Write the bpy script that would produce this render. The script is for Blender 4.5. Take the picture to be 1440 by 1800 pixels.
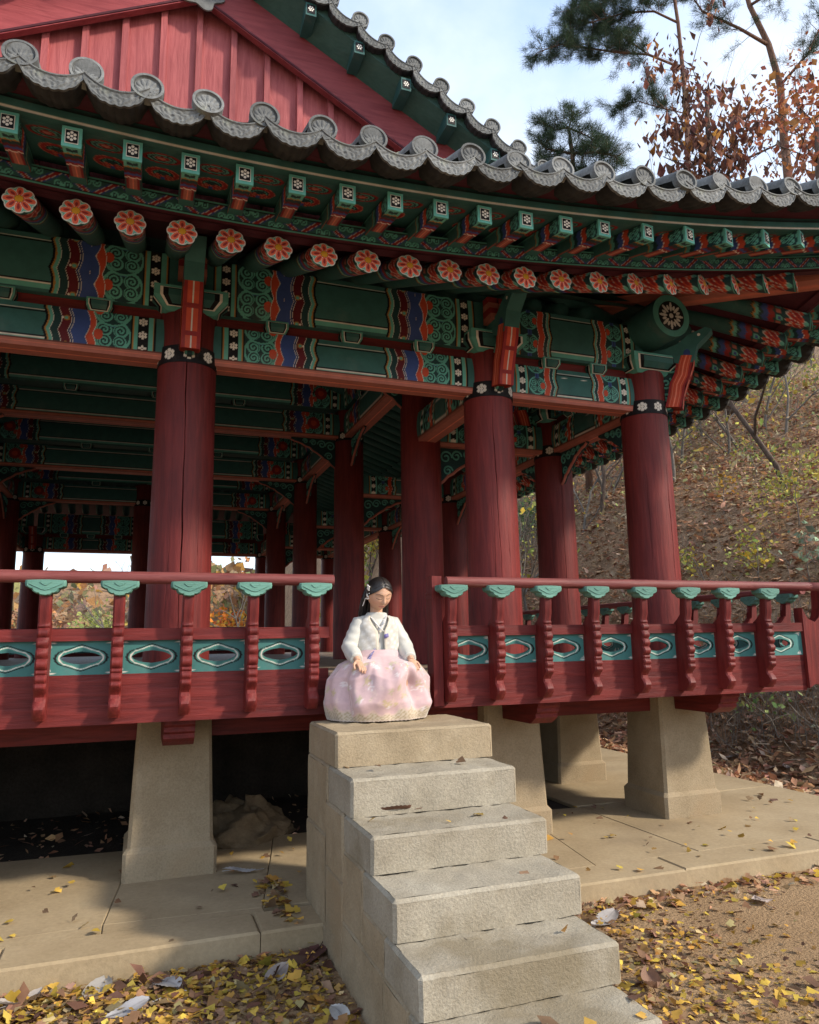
import bpy, bmesh, math, random
import numpy as np
from mathutils import Vector, Matrix
random.seed(7); rng=np.random.default_rng(7)
S=bpy.context.scene
for o in list(bpy.data.objects): bpy.data.objects.remove(o)
COL=S.collection
# ---------------------------------------------------------------- camera
FPX=1291.09; YAW,PITCH,ROLL=.3507,.1737,-.0158
CP=np.array([-.2399,-5.2654,1.3932])
def cam_axes():
    cy,sy=math.cos(YAW),math.sin(YAW); cp,sp=math.cos(PITCH),math.sin(PITCH)
    f=np.array([sy*cp,cy*cp,sp]); r=np.array([cy,-sy,0.]); u=np.cross(r,f)
    c,s=math.cos(ROLL),math.sin(ROLL)
    return r*c+u*s, -r*s+u*c, f
AX=cam_axes()
def ray(u,v): return AX[2]+AX[0]*(u-720)/FPX-AX[1]*(v-900)/FPX
def onX(u,v,X): d=ray(u,v); return CP+d*((X-CP[0])/d[0])
def onY(u,v,Y): d=ray(u,v); return CP+d*((Y-CP[1])/d[1])
def onZ(u,v,Z): d=ray(u,v); return CP+d*((Z-CP[2])/d[2])
cam=bpy.data.cameras.new('camera'); cam.sensor_fit='VERTICAL'; cam.sensor_height=36; cam.lens=FPX/1800*36
cam.clip_start=.05; cam.clip_end=2000
co=bpy.data.objects.new('camera',cam); COL.objects.link(co)
M=Matrix.Identity(4)
for i in range(3):
    M[i][0]=AX[0][i]; M[i][1]=AX[1][i]; M[i][2]=-AX[2][i]; M[i][3]=CP[i]
co.matrix_world=M; S.camera=co
# ---------------------------------------------------------------- light
SUN_AZ=math.radians(51)   # to the right of the facade normal (-Y)
SUN_EL=math.radians(33)
sd=Vector((math.sin(SUN_AZ)*math.cos(SUN_EL),-math.cos(SUN_AZ)*math.cos(SUN_EL),math.sin(SUN_EL)))
sl=bpy.data.lights.new('sun','SUN'); sl.energy=1.45; sl.angle=math.radians(4); sl.color=(1,.90,.75)
so=bpy.data.objects.new('sun',sl); COL.objects.link(so); so.location=(8,-12,14)
so.rotation_euler=sd.to_track_quat('Z','Y').to_euler()
w=bpy.data.worlds.new('World'); S.world=w; w.use_nodes=True
nt=w.node_tree; nt.nodes.clear()
out=nt.nodes.new('ShaderNodeOutputWorld'); bg=nt.nodes.new('ShaderNodeBackground'); bg.inputs[1].default_value=.15
sky=nt.nodes.new('ShaderNodeTexSky'); sky.sky_type='NISHITA'; sky.sun_disc=False
sky.sun_elevation=SUN_EL; sky.sun_rotation=math.atan2(sd.x,sd.y); sky.air_density=1.0; sky.dust_density=1.5; sky.ozone_density=1.5
# thin high cloud over the blue: white veil mixed by noise in direction space
tc=nt.nodes.new('ShaderNodeTexCoord')
sep=nt.nodes.new('ShaderNodeSeparateXYZ'); nt.links.new(tc.outputs['Generated'],sep.inputs[0])
zz=nt.nodes.new('ShaderNodeMath'); zz.operation='ADD'; zz.inputs[1].default_value=.25; nt.links.new(sep.outputs[2],zz.inputs[0])
dx=nt.nodes.new('ShaderNodeMath'); dx.operation='DIVIDE'; nt.links.new(sep.outputs[0],dx.inputs[0]); nt.links.new(zz.outputs[0],dx.inputs[1])
dy=nt.nodes.new('ShaderNodeMath'); dy.operation='DIVIDE'; nt.links.new(sep.outputs[1],dy.inputs[0]); nt.links.new(zz.outputs[0],dy.inputs[1])
cmb=nt.nodes.new('ShaderNodeCombineXYZ'); nt.links.new(dx.outputs[0],cmb.inputs[0]); nt.links.new(dy.outputs[0],cmb.inputs[1])
nz=nt.nodes.new('ShaderNodeTexNoise'); nz.inputs['Scale'].default_value=2.6; nz.inputs['Detail'].default_value=7; nz.inputs['Roughness'].default_value=.55
nt.links.new(cmb.outputs[0],nz.inputs['Vector'])
rp=nt.nodes.new('ShaderNodeValToRGB'); rp.color_ramp.elements[0].position=.32; rp.color_ramp.elements[1].position=.60
rp.color_ramp.elements[0].color=(.25,.25,.25,1); rp.color_ramp.elements[1].color=(.92,.92,.92,1)
nt.links.new(nz.outputs[0],rp.inputs[0])
mx=nt.nodes.new('ShaderNodeMixRGB'); mx.inputs[2].default_value=(2.15,2.4,2.8,1)
nt.links.new(rp.outputs[0],mx.inputs[0]); nt.links.new(sky.outputs[0],mx.inputs[1])
nt.links.new(mx.outputs[0],bg.inputs[0]); nt.links.new(bg.outputs[0],out.inputs[0])
S.view_settings.view_transform='Standard'; S.view_settings.look='None'; S.view_settings.gamma=1; S.view_settings.exposure=1.7
S.render.engine='CYCLES'
# ---------------------------------------------------------------- helpers
def lin(r,g,b):
    f=lambda c:(c/255/12.92) if c/255<=.04045 else ((c/255+.055)/1.055)**2.4
    return np.array([f(r),f(g),f(b)])
class MB:
    def __init__(s): s.v=[]; s.f=[]; s.m=[]; s.c=[]
    def add(s,vs,fs,mi=0,col=None):
        b=len(s.v); s.v+= [tuple(map(float,p)) for p in vs]
        s.f+=[tuple(b+i for i in f) for f in fs]; s.m+=[mi]*len(fs)
        if col is None: col=(.5,.5,.5)
        col=np.asarray(col,float)
        s.c+= [tuple(col)]*len(vs) if col.ndim==1 else [tuple(c) for c in col]
    def box(s,x0,x1,y0,y1,z0,z1,mi=0,col=None):
        s.add([(x,y,z) for z in (z0,z1) for y in (y0,y1) for x in (x0,x1)],[(0,2,3,1),(4,5,7,6),(0,1,5,4),(2,6,7,3),(0,4,6,2),(1,3,7,5)],mi,col)
    def prism(s,poly,a,b,axis='x',mi=0,col=None):
        # poly: 2D points, extruded from a to b along axis; (p,q) -> other two axes in xyz order
        n=len(poly); V=[]
        for t in (a,b):
            for p,q in poly:
                V.append({'x':(t,p,q),'y':(p,t,q),'z':(p,q,t)}[axis])
        F=[tuple(range(n))[::-1],tuple(range(n,2*n))]+[(i,(i+1)%n,n+(i+1)%n,n+i) for i in range(n)]
        s.add(V,F,mi,col)
    def tube(s,path,rad,seg=8,mi=0,col=None,cap=True):
        path=[Vector(p) for p in path]; n=len(path)
        if not hasattr(rad,'__len__'): rad=[rad]*n
        V=[];F=[]; ref=None
        for i,p in enumerate(path):
            t=(path[min(i+1,n-1)]-path[max(i-1,0)])
            if t.length<1e-9: t=Vector((0,0,1))
            t.normalize()
            if ref is None:
                ref=t.orthogonal().normalized()
            ref=(ref-t*ref.dot(t)); ref=ref.normalized() if ref.length>1e-6 else t.orthogonal().normalized()
            b=t.cross(ref)
            for k in range(seg):
                a=2*math.pi*k/seg; q=p+(ref*math.cos(a)+b*math.sin(a))*rad[i]; V.append(q[:])
        for i in range(n-1):
            for k in range(seg):
                a=i*seg+k; b2=i*seg+(k+1)%seg; F.append((a,b2,b2+seg,a+seg))
        if cap: F.append(tuple(range(seg))[::-1]); F.append(tuple((n-1)*seg+k for k in range(seg)))
        s.add(V,F,mi,col)
    def lathe(s,prof,seg=32,mi=0,col=None,center=(0,0)):
        V=[];F=[];n=len(prof)
        for r,z in prof:
            for k in range(seg):
                a=2*math.pi*k/seg; V.append((center[0]+r*math.cos(a),center[1]+r*math.sin(a),z))
        for i in range(n-1):
            for k in range(seg):
                F.append((i*seg+k,i*seg+(k+1)%seg,(i+1)*seg+(k+1)%seg,(i+1)*seg+k))
        F.append(tuple(range(seg))[::-1]); F.append(tuple((n-1)*seg+k for k in range(seg)))
        s.add(V,F,mi,col)
    def grid(s,P,mi=0,col=None,flip=False):
        # P: (n,m,3)
        n,m=P.shape[:2]; idx=np.arange(n*m).reshape(n,m)
        F=np.stack([idx[:-1,:-1],idx[1:,:-1],idx[1:,1:],idx[:-1,1:]],-1).reshape(-1,4)
        if flip: F=F[:,::-1]
        b=len(s.v); s.v+=[tuple(p) for p in P.reshape(-1,3).tolist()]; s.f+=[tuple(x) for x in (F+b).tolist()]; s.m+=[mi]*len(F)
        if col is None: col=np.full((n*m,3),.5)
        col=np.asarray(col,float)
        if col.ndim==1: col=np.tile(col,(n*m,1))
        s.c+=[tuple(c) for c in col.reshape(-1,3).tolist()]
    def mesh(s,name,mats,smooth=False,color=True):
        me=bpy.data.meshes.new(name); me.from_pydata(s.v,[],s.f)
        for m in (mats if isinstance(mats,(list,tuple)) else [mats]): me.materials.append(m)
        if len(set(s.m))>1: me.polygons.foreach_set('material_index',s.m)
        if color:
            at=me.color_attributes.new('Col','FLOAT_COLOR','POINT'); c=np.ones((len(s.v),4)); c[:,:3]=s.c; at.data.foreach_set('color',c.ravel())
        if smooth is True: me.polygons.foreach_set('use_smooth',[True]*len(s.f))
        me.update()
        if smooth=='auto':
            me.polygons.foreach_set('use_smooth',[True]*len(s.f)); me.set_sharp_from_angle(angle=math.radians(38))
        return me
    def build(s,name,mats,parent=None,smooth=False,loc=(0,0,0),rot=(0,0,0)):
        return link(name,s.mesh(name,mats,smooth),parent,loc,rot)
def link(name,me,parent=None,loc=(0,0,0),rot=(0,0,0),scale=None):
    o=bpy.data.objects.new(name,me); COL.objects.link(o); o.parent=parent; o.location=loc; o.rotation_euler=rot
    if scale: o.scale=scale
    return o
def thing(name,label,cat,loc=(0,0,0),group=None):
    o=bpy.data.objects.new(name,None); COL.objects.link(o); o.location=loc; o.empty_display_size=.2
    return tag(o,label,cat,group)
def tag(o,label,cat,group=None):
    o['label']=label; o['category']=cat
    if group: o['group']=group
    return o
def kind(o,k,label=None):
    o['kind']=k
    if label: o['label']=label
    return o
# ---------------------------------------------------------------- materials
def newmat(name):
    m=bpy.data.materials.new(name); m.use_nodes=True; t=m.node_tree; b=t.nodes['Principled BSDF']; return m,t,b
def N(t,typ,**kw):
    n=t.nodes.new(typ)
    for k,v in kw.items():
        if k in n.inputs: n.inputs[k].default_value=v
        else: setattr(n,k,v)
    return n
def coords(t,scale=(1,1,1),src='Object'):
    tc=N(t,'ShaderNodeTexCoord'); mp=N(t,'ShaderNodeMapping'); mp.inputs['Scale'].default_value=scale
    t.links.new(tc.outputs[src],mp.inputs[0]); return mp.outputs[0]
def ramp(t,src,stops):
    r=N(t,'ShaderNodeValToRGB'); e=r.color_ramp.elements
    while len(e)<len(stops): e.new(.5)
    for k,(p,c) in zip(e,stops): k.position=p; k.color=tuple(c)+(1,) if len(c)==3 else c
    t.links.new(src,r.inputs[0]); return r.outputs[0]
def bump(t,b,h,strength=.3,dist=.01,prev=None):
    n=N(t,'ShaderNodeBump'); n.inputs['Strength'].default_value=strength; n.inputs['Distance'].default_value=dist
    t.links.new(h,n.inputs['Height'])
    if prev is not None: t.links.new(prev,n.inputs['Normal'])
    t.links.new(n.outputs[0],b.inputs['Normal']); return n.outputs[0]
def mixc(t,fac,a,b,mode='MIX'):
    m=N(t,'ShaderNodeMixRGB',blend_type=mode)
    for i,x in ((0,fac),(1,a),(2,b)):
        if hasattr(x,'is_linked') or hasattr(x,'links'): t.links.new(x,m.inputs[i])
        else: m.inputs[i].default_value=x if i==0 else (tuple(x)+(1,) if len(x)==3 else x)
    return m.outputs[0]
def objvar(t,c,lo,hi):
    oi=N(t,'ShaderNodeObjectInfo'); return mixc(t,1.,c,ramp(t,oi.outputs['Random'],[(0.,(lo,)*3),(1.,(hi,)*3)]),'MULTIPLY')
def wood_mat(name,c0,c1,axis='x',rough=.55,worn=.0,gs=1.0):
    m,t,b=newmat(name); sc={'x':(1.2,14,14),'y':(14,1.2,14),'z':(14,14,1.2)}[axis]; sc=tuple(k*gs for k in sc)
    v=coords(t,sc); n1=N(t,'ShaderNodeTexNoise',Scale=2.2,Detail=6.,Roughness=.6,Distortion=.6); t.links.new(v,n1.inputs['Vector'])
    v2=coords(t,(1,1,1)); n2=N(t,'ShaderNodeTexNoise',Scale=1.7,Detail=4.); t.links.new(v2,n2.inputs['Vector'])
    c=ramp(t,n1.outputs[0],[(.36,c0),(.64,c1)])
    c=mixc(t,.35,c,ramp(t,n2.outputs[0],[(.3,[x*.62 for x in c0]),(.7,[min(1,x*1.25) for x in c1])]),'MIX')
    if worn>0:
        n3=N(t,'ShaderNodeTexNoise',Scale=5.,Detail=8.,Roughness=.7); t.links.new(coords(t,tuple(k*.35 for k in sc)),n3.inputs['Vector'])
        c=mixc(t,ramp(t,n3.outputs[0],[(.62,(0,0,0)),(.75,(worn,)*3)]),c,(.42,.27,.22))
    c=objvar(t,c,.84,1.12)
    t.links.new(c,b.inputs['Base Color']); b.inputs['Roughness'].default_value=rough; b.inputs['Specular IOR Level'].default_value=.3
    n4=N(t,'ShaderNodeTexNoise',Scale=7.,Detail=5.,Roughness=.65,Distortion=1.2); t.links.new(v,n4.inputs['Vector']); pv=bump(t,b,n1.outputs[0],.5,.008); bump(t,b,n4.outputs[0],.35,.004,pv); return m
def paint_mat(name='dancheong_paint',rough=.6,grain=.12):
    m,t,b=newmat(name); a=N(t,'ShaderNodeAttribute',attribute_name='Col')
    v=coords(t,(1,1,1)); n=N(t,'ShaderNodeTexNoise',Scale=9.,Detail=6.,Roughness=.65); t.links.new(v,n.inputs['Vector'])
    c=mixc(t,1.,a.outputs['Color'],ramp(t,n.outputs[0],[(.25,(1-grain*2.2,)*3),(.75,(1+grain*.6,)*3)]),'MULTIPLY')
    n5=N(t,'ShaderNodeTexNoise',Scale=3.1,Detail=7.,Roughness=.7); t.links.new(coords(t,(1,1,1)),n5.inputs['Vector'])
    c=mixc(t,ramp(t,n5.outputs[0],[(.56,(0,0,0)),(.78,(.34,.34,.34))]),c,(.20,.19,.165)); c=objvar(t,c,.86,1.10)   # dust and fading
    t.links.new(c,b.inputs['Base Color']); b.inputs['Roughness'].default_value=rough; b.inputs['Specular IOR Level'].default_value=.25
    bump(t,b,n.outputs[0],.12,.004); return m
def noise_mat(name,stops,scale=6.,detail=6.,rough=.9,bs=.4,bd=.01,fine=None,src='Object',spec=.2,stretch=(1,1,1),blotch=None,ov=None):
    m,t,b=newmat(name); v=coords(t,stretch,src); n=N(t,'ShaderNodeTexNoise',Scale=scale,Detail=detail,Roughness=.62); t.links.new(v,n.inputs['Vector'])
    c=ramp(t,n.outputs[0],stops); h=n.outputs[0]
    if fine:
        n2=N(t,'ShaderNodeTexNoise',Scale=fine[0],Detail=3.,Roughness=.7); t.links.new(v,n2.inputs['Vector'])
        c=mixc(t,1.,c,ramp(t,n2.outputs[0],[(.3,(fine[1],)*3),(.7,(fine[2],)*3)]),'MULTIPLY'); h=n2.outputs[0]
    if blotch:
        n3=N(t,'ShaderNodeTexNoise',Scale=blotch[0],Detail=5.,Roughness=.6); t.links.new(v,n3.inputs['Vector'])
        c=mixc(t,ramp(t,n3.outputs[0],[(blotch[2],(0,0,0)),(blotch[2]+.14,(blotch[3],)*3)]),c,blotch[1])
    if ov: c=objvar(t,c,*ov)
    t.links.new(c,b.inputs['Base Color']); b.inputs['Roughness'].default_value=rough; b.inputs['Specular IOR Level'].default_value=spec
    bump(t,b,h,bs,bd); return m
def attr_mat(name,rough=.8,vary=.25,scale=8.,transl=0.,spec=.2):
    m,t,b=newmat(name); a=N(t,'ShaderNodeAttribute',attribute_name='Col'); v=coords(t); n=N(t,'ShaderNodeTexNoise',Scale=scale,Detail=4.); t.links.new(v,n.inputs['Vector'])
    c=mixc(t,1.,a.outputs['Color'],ramp(t,n.outputs[0],[(.3,(1-vary,)*3),(.7,(1+vary*.5,)*3)]),'MULTIPLY')
    t.links.new(c,b.inputs['Base Color']); b.inputs['Roughness'].default_value=rough; b.inputs['Specular IOR Level'].default_value=spec
    if transl>0:
        tr=N(t,'ShaderNodeBsdfTranslucent'); ms=N(t,'ShaderNodeMixShader'); ms.inputs[0].default_value=transl
        t.links.new(c,tr.inputs[0]); t.links.new(b.outputs[0],ms.inputs[1]); t.links.new(tr.outputs[0],ms.inputs[2])
        t.links.new(ms.outputs[0],t.nodes['Material Output'].inputs[0])
    return m
RED0,RED1=(.082,.0085,.0088),(.19,.024,.020)
MT={}
for a in 'xyz': MT['red_'+a]=wood_mat('red_painted_wood_'+a,RED0,RED1,a,worn=.10)
MT['redrail']=wood_mat('weathered_red_rail',(.14,.028,.028),(.27,.078,.07),'x',.6,worn=.35)
MT['plank']=wood_mat('gable_plank_paint',(.25,.05,.054),(.40,.105,.105),'z',.65,worn=.12)
MT['barge']=wood_mat('bargeboard_paint',(.19,.028,.034),(.31,.062,.066),'x',.6,worn=.1)
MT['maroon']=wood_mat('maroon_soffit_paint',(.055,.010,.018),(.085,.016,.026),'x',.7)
MT['paint']=paint_mat()
MT['greenwood']=wood_mat('green_painted_wood',(.035,.085,.072),(.055,.12,.10),'x',.6)
MT['capgreen']=wood_mat('lotus_cap_green',(.07,.18,.145),(.14,.30,.24),'x',.6,worn=.12,gs=1.5)
MT['tile']=noise_mat('grey_clay_tile',[(.25,(.08,.084,.083)),(.5,(.155,.16,.157)),(.8,(.28,.285,.275))],scale=9,rough=.7,bs=.35,bd=.006,fine=(60,.75,1.15),blotch=(5.,(.12,.14,.06),.58,.6),ov=(.68,1.25))
MT['tileshade']=noise_mat('shaded_tile_underside',[(.3,(.02,.02,.022)),(.7,(.05,.05,.05))],scale=12,rough=.85)  # darker copy of the tile clay, underside shade put into the colour
MT['granite']=noise_mat('beige_granite',[(.2,(.235,.178,.108)),(.5,(.33,.26,.168)),(.8,(.42,.345,.24))],scale=3.2,rough=.92,bs=.75,bd=.005,fine=(95,.82,1.12),blotch=(1.6,(.26,.17,.085),.55,.55))
MT['granite_grey']=noise_mat('grey_granite_step',[(.2,(.235,.20,.145)),(.5,(.335,.295,.225)),(.8,(.42,.38,.30))],scale=3.,rough=.92,bs=.8,bd=.006,fine=(90,.80,1.13),blotch=(1.9,(.19,.15,.09),.50,.72))
MT['terrace']=noise_mat('sandy_cement',[(.25,(.27,.20,.115)),(.5,(.355,.272,.165)),(.8,(.42,.335,.215))],scale=1.4,rough=.93,bs=.3,bd=.006,fine=(40,.88,1.08),blotch=(.9,(.25,.19,.12),.55,.6))
MT['soil']=noise_mat('sandy_soil',[(.25,(.20,.125,.065)),(.5,(.30,.195,.105)),(.8,(.38,.26,.15))],scale=1.1,rough=.97,bs=.8,bd=.02,fine=(55,.7,1.2),blotch=(.6,(.15,.09,.05),.55,.6))
MT['soilshade']=noise_mat('soil_with_painted_shade',[(.3,(.022,.018,.014)),(.7,(.05,.04,.03))],scale=3,rough=.97,bs=.8,bd=.02,fine=(40,.7,1.2))  # soil blackened, the deep shade under the floor put into its colour
MT['floorwood']=wood_mat('worn_floor_boards',(.22,.155,.11),(.36,.27,.20),'y',.6,worn=.2)
MT['white']=attr_mat('white_paint',.7,.1)
# ---------------------------------------------------------------- painted (dancheong) patterns, evaluated per vertex
C_G=lin(62,110,106); C_LG=lin(106,182,166); C_DG=lin(38,68,69); C_RO=lin(206,84,58); C_MA=lin(104,34,42); C_BL=lin(66,88,150)
C_OC=lin(176,130,66); C_WH=lin(236,230,218); C_BK=lin(16,14,17); C_OR=lin(184,112,96); C_PK=lin(220,128,104); C_RD=lin(150,46,46); C_YE=lin(206,150,40)
def put(c,mask,col): c[mask]=col
def flower6(c,x,y,cx,cy,r,col=C_WH,core=None):
    dx,dy=x-cx,y-cy; d=np.hypot(dx,dy)
    for k in range(6):
        a=math.pi/6+k*math.pi/3; put(c,np.hypot(dx-.62*r*math.cos(a),dy-.62*r*math.sin(a))<.30*r,col)
    put(c,d<.28*r,col if core is None else core)
def scroll(c,x,y,cx,cy,R,col=C_LG,bgc=C_DG,n=3,th=.16):
    d=np.hypot(x-cx,y-cy); put(c,d<R,bgc)
    a=np.arctan2(y-cy,x-cx)
    sp=(d/R*n+a/(2*math.pi))%1.0
    put(c,(d<R)&(sp<.5),col)
    put(c,(d>R*(1-th*.8))&(d<R),col)
def paint_beam(u,w,L,H,s=1.,short=False,orange=.0,big=False):
    """u along beam, w height; both ends carry the banded 'meoricho', the middle stays plain green"""
    c=np.tile(C_G,(u.size,1)).astype(float)
    d=np.minimum(u,L-u)
    # middle lines
    put(c,(w>.02)&(w<.058),C_LG); put(c,(w>.058)&(w<.066),C_WH); put(c,(w>.066)&(w<.078),C_BK)
    put(c,(w>H-.045)&(w<H-.037),C_WH); put(c,(w>H-.057)&(w<H-.045),C_BK); put(c,(w>H-.037),C_G*1.15)
    wave=np.abs(np.sin(math.pi*(w+.03)/(.21 if H>.35 else .16)))*.022*s
    e=d+wave
    if short: seq=[(.46,C_RO),(.525,C_DG),(.565,C_LG),(.59,C_OC),(.60,C_BK)]
    else: seq=[(.50,C_RO),(.56,C_RD),(.575,C_BL),(.64,C_BL*.55),(.655,C_MA),(.715,C_DG),(.765,C_LG),(.79,C_OC),(.80,C_BK)]
    e0=.455 if short else .50
    put(c,d<.9*s,np.nan) if False else None
    lim=(.615 if short else .815)*s
    z=(e<lim); c[z]=C_BK
    prev=None
    for i,(a,col) in enumerate(seq):
        b=seq[i+1][0] if i+1<len(seq) else lim/s
        m=(e>=a*s)&(e<b*s); c[m]=col
        if col is not C_BK and col is not C_OC: put(c,(e>=a*s)&(e<a*s+.004),C_WH*.85)
    # interleaved second scale in blue/red rows
    if not short:
        w2=np.abs(np.sin(math.pi*(w+.03)/.21+1.2))*.03*s
        m=(d+w2>.545*s)&(d+w2<.60*s)&(d>.49*s); c[m]=C_BL; put(c,(d+w2>.545*s)&(d+w2<.549*s)&(d>.49*s),C_WH*.8)
    # medallion field
    m0=.255*s; m1=e0*s
    f=(d>=m0)&(e<m1+.0); c[f]=C_DG
    P=.205 if H>.35 else .185
    cxm=(m0+m1)/2
    for k in range(-1,4):
        cy=k*P+(.11 if H>.35 else .13); hw=(m1-m0)/2
        q=f&(np.hypot((d-cxm)/1.05,w-cy)<hw*.98); c[q]=C_LG
        q=f&(np.hypot((d-cxm)/1.05,w-cy)<hw*.86); c[q]=C_DG
        for ox,oy,r in ((-.45,.30,.40),(.40,.32,.40),(-.42,-.34,.36),(.38,-.34,.38)):
            sub=f.copy(); cc=c[sub]; scroll(cc,d[sub],w[sub],cxm+ox*hw,cy+oy*hw,r*hw,n=2); c[sub]=cc
        q=f&(np.hypot((d-m1+.035*s),(w-cy)*.8)<.030*s); c[q]=C_RO
        q=f&(np.abs(d-cxm)<.022*s)&(np.abs(w-cy-P/2)<.032); c[q]=C_BL
        q=f&(np.abs(d-cxm)<.006*s)&(np.abs(w-cy-P/2)<.032); c[q]=C_BL*.5
        # jewel on the maroon band
        q=(np.hypot(d-.665*s,w-cy-P/2)<.020*s); put(c,q&(not short),C_OC); put(c,(np.hypot(d-.667*s,w-cy-P/2)<.012*s)&(not short),C_LG); put(c,(np.hypot(d-.69*s,w-cy-P/2)<.008*s),C_WH)
    if big:
        q=f&(np.hypot(d-cxm,w-H*.55)<.085); c[q]=C_RD; q=f&(np.hypot(d-cxm,w-H*.55)<.04); c[q]=C_RO
    # black flower strip between ruled lines
    g=d<m0; c[g]=C_G
    for a,b,col in ((.095,.105,C_BK),(.105,.115,C_OC),(.115,.145,C_LG),(.145,.215,C_BK),(.215,.240,C_LG),(.240,.249,C_OC),(.249,.2555,C_BK)):
        put(c,(d>=a*s)&(d<b*s),col)
    for k in range(8):
        cy=.055+k*.102
        if cy<H: flower6(c,d,w,.18*s,cy,.033)
    if orange>0:
        put(c,w<orange,C_OR); put(c,(w>orange*.78)&(w<orange),C_BK*.6+C_OR*.3); put(c,(w>orange*.40)&(w<orange*.5),C_PK)
    return c
_bc={}
def beam_mesh(L,H,T,s=1.,short=False,orange=0.,res=.005,big=False,back=True):
    key=(round(L,3),H,T,s,short,orange,res,big)
    if key in _bc: return _bc[key]
    lim=(.64 if short else .84)*s
    def axis(L):
        if L<2*lim: return np.linspace(0,L,int(L/res)+1)
        a=np.arange(0,lim,res); return np.concatenate([a,np.linspace(lim,L-lim,8)[:-1],(L-a)[::-1]])
    mb=MB()
    U=axis(L); Wv=np.linspace(0,H,max(4,int(H/res))+1)
    uu,ww=np.meshgrid(U,Wv,indexing='ij')
    # slightly rounded belly
    bel=.018*np.sin(np.pi*ww/H)
    P=np.stack([uu,-T/2-bel,ww],-1); col=paint_beam(uu.ravel(),ww.ravel(),L,H,s,short,orange,big)
    mb.grid(P,0,col)
    if back:
        U2=U[::2] if len(U)>40 else U
        if U2[-1]!=L: U2=np.append(U2,L)
        W2=Wv[::2]
        if W2[-1]!=H: W2=np.append(W2,H)
        uu,ww=np.meshgrid(U2,W2,indexing='ij'); bel=.018*np.sin(np.pi*ww/H)
        mb.grid(np.stack([uu,T/2+bel,ww],-1),0,paint_beam(uu.ravel(),ww.ravel(),L,H,s,short,orange,big),flip=True)
    # bottom : salmon with a pale centre line
    yy=np.array([-T/2,-T*.3,-.012,-.006,.006,.012,T*.3,T/2]); cc=np.array([C_OR,C_OR,C_OR,C_PK*1.2,C_PK*1.2,C_OR,C_OR,C_OR])
    xx=np.array([0,L]); P=np.array([[(x,y,0) for y in yy] for x in xx]); 
    mb.grid(P,0,np.tile(cc,(2,1)) if orange>0 else np.tile(C_G,(16,1)),flip=False)
    mb.add([(0,-T/2,H),(L,-T/2,H),(L,T/2,H),(0,T/2,H)],[(0,1,2,3)],0,C_G)
    for x,fl in ((0,0),(L,1)): mb.add([(x,-T/2,0),(x,T/2,0),(x,T/2,H),(x,-T/2,H)],[(0,3,2,1) if not fl else (0,1,2,3)],0,C_G)
    _bc[key]=mb.mesh('beam',MT['paint'],'auto'); return _bc[key]
# ---------------------------------------------------------------- plan of the pavilion
PAV=thing('pavilion','red-columned wooden pavilion with painted green beams and grey tiled hip-and-gable roof, raised on stone posts','pavilion')
RC=.198
XF=[-3.95,-2.395,0.,2.395,3.95]; YS=[0.,1.575,4.363,7.255,10.21,11.785]
ZFLOOR=1.17; HB=3.386; HI=4.183; ZP=.985
def lift_f(X): return .0257*abs(X-.2)**1.95
def lift_t(X): return .0365*abs(X-.2)**1.82
def lift_s(Y): return min(.78,.21*(abs(Y-5.9)/5.6)**4.1)
# columns --------------------------------------------------------
def column_mesh(zb,zt,zband,dense=False,seed=0,r=RC):
    mb=MB(); rows=120 if dense is not False else 14; rr=random.Random(seed)
    A=np.linspace(0,2*math.pi,33)[:-1]; Z=np.linspace(zb,zt,rows); t=(Z-zb)/(zt-zb); R=r*(1.09-.09*t)
    cracks=[]
    if dense is not False:
        base=-math.pi/2-.05
        cracks=[(base,1.25,3.62,.020,.06)] if seed==0 else [(base+rr.uniform(-.25,.25),1.5+rr.random()*.3,2.9+rr.random()*.5,.013,.04)]
        cracks+=[(base+rr.uniform(-.8,.8),1.2+rr.random()*.5,2.4+rr.random()*1.,.006,.018) for _ in range(2)]
        A=np.linspace(0,2*math.pi,97)[:-1]
        ex=[(c[0]+np.linspace(-.17,.17,70 if i==0 else 44))%(2*math.pi) for i,c in enumerate(cracks)]; A=np.unique(np.concatenate([A]+ex))
    th,zz=np.meshgrid(A,Z,indexing='xy'); rad=np.repeat(R[:,None],len(A),1)
    for t0,z0,z1,wd,dp in cracks:
        tilt=rr.uniform(-.06,.06) if seed else .01
        path=t0+tilt*(zz-2.4)+.035*np.sin(zz*1.7+rr.random()*6)+.010*np.sin(zz*9+rr.random()*6)+.006*np.sin(zz*23+rr.random()*6)
        env=np.clip(np.minimum(zz-z0,z1-zz)/.5,0,1)*(.65+.35*np.sin(zz*5+rr.random()*6)); dd=np.abs((th-path+math.pi)%(2*math.pi)-math.pi)
        rad=rad-dp*env*np.clip(1-dd/(wd*(.3+.7*env)),0,1)**.6
    P=np.stack([rad*np.cos(th),rad*np.sin(th),zz],-1); P=np.concatenate([P,P[:,:1]],1)
    mb.grid(P.transpose(1,0,2))
    AA=A[::max(1,len(A)//24)]; mb.add([(R[-1]*math.cos(a),R[-1]*math.sin(a),zt) for a in AA],[tuple(range(len(AA)))])
    return mb.mesh('column',MT['red_z'],True)
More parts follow.
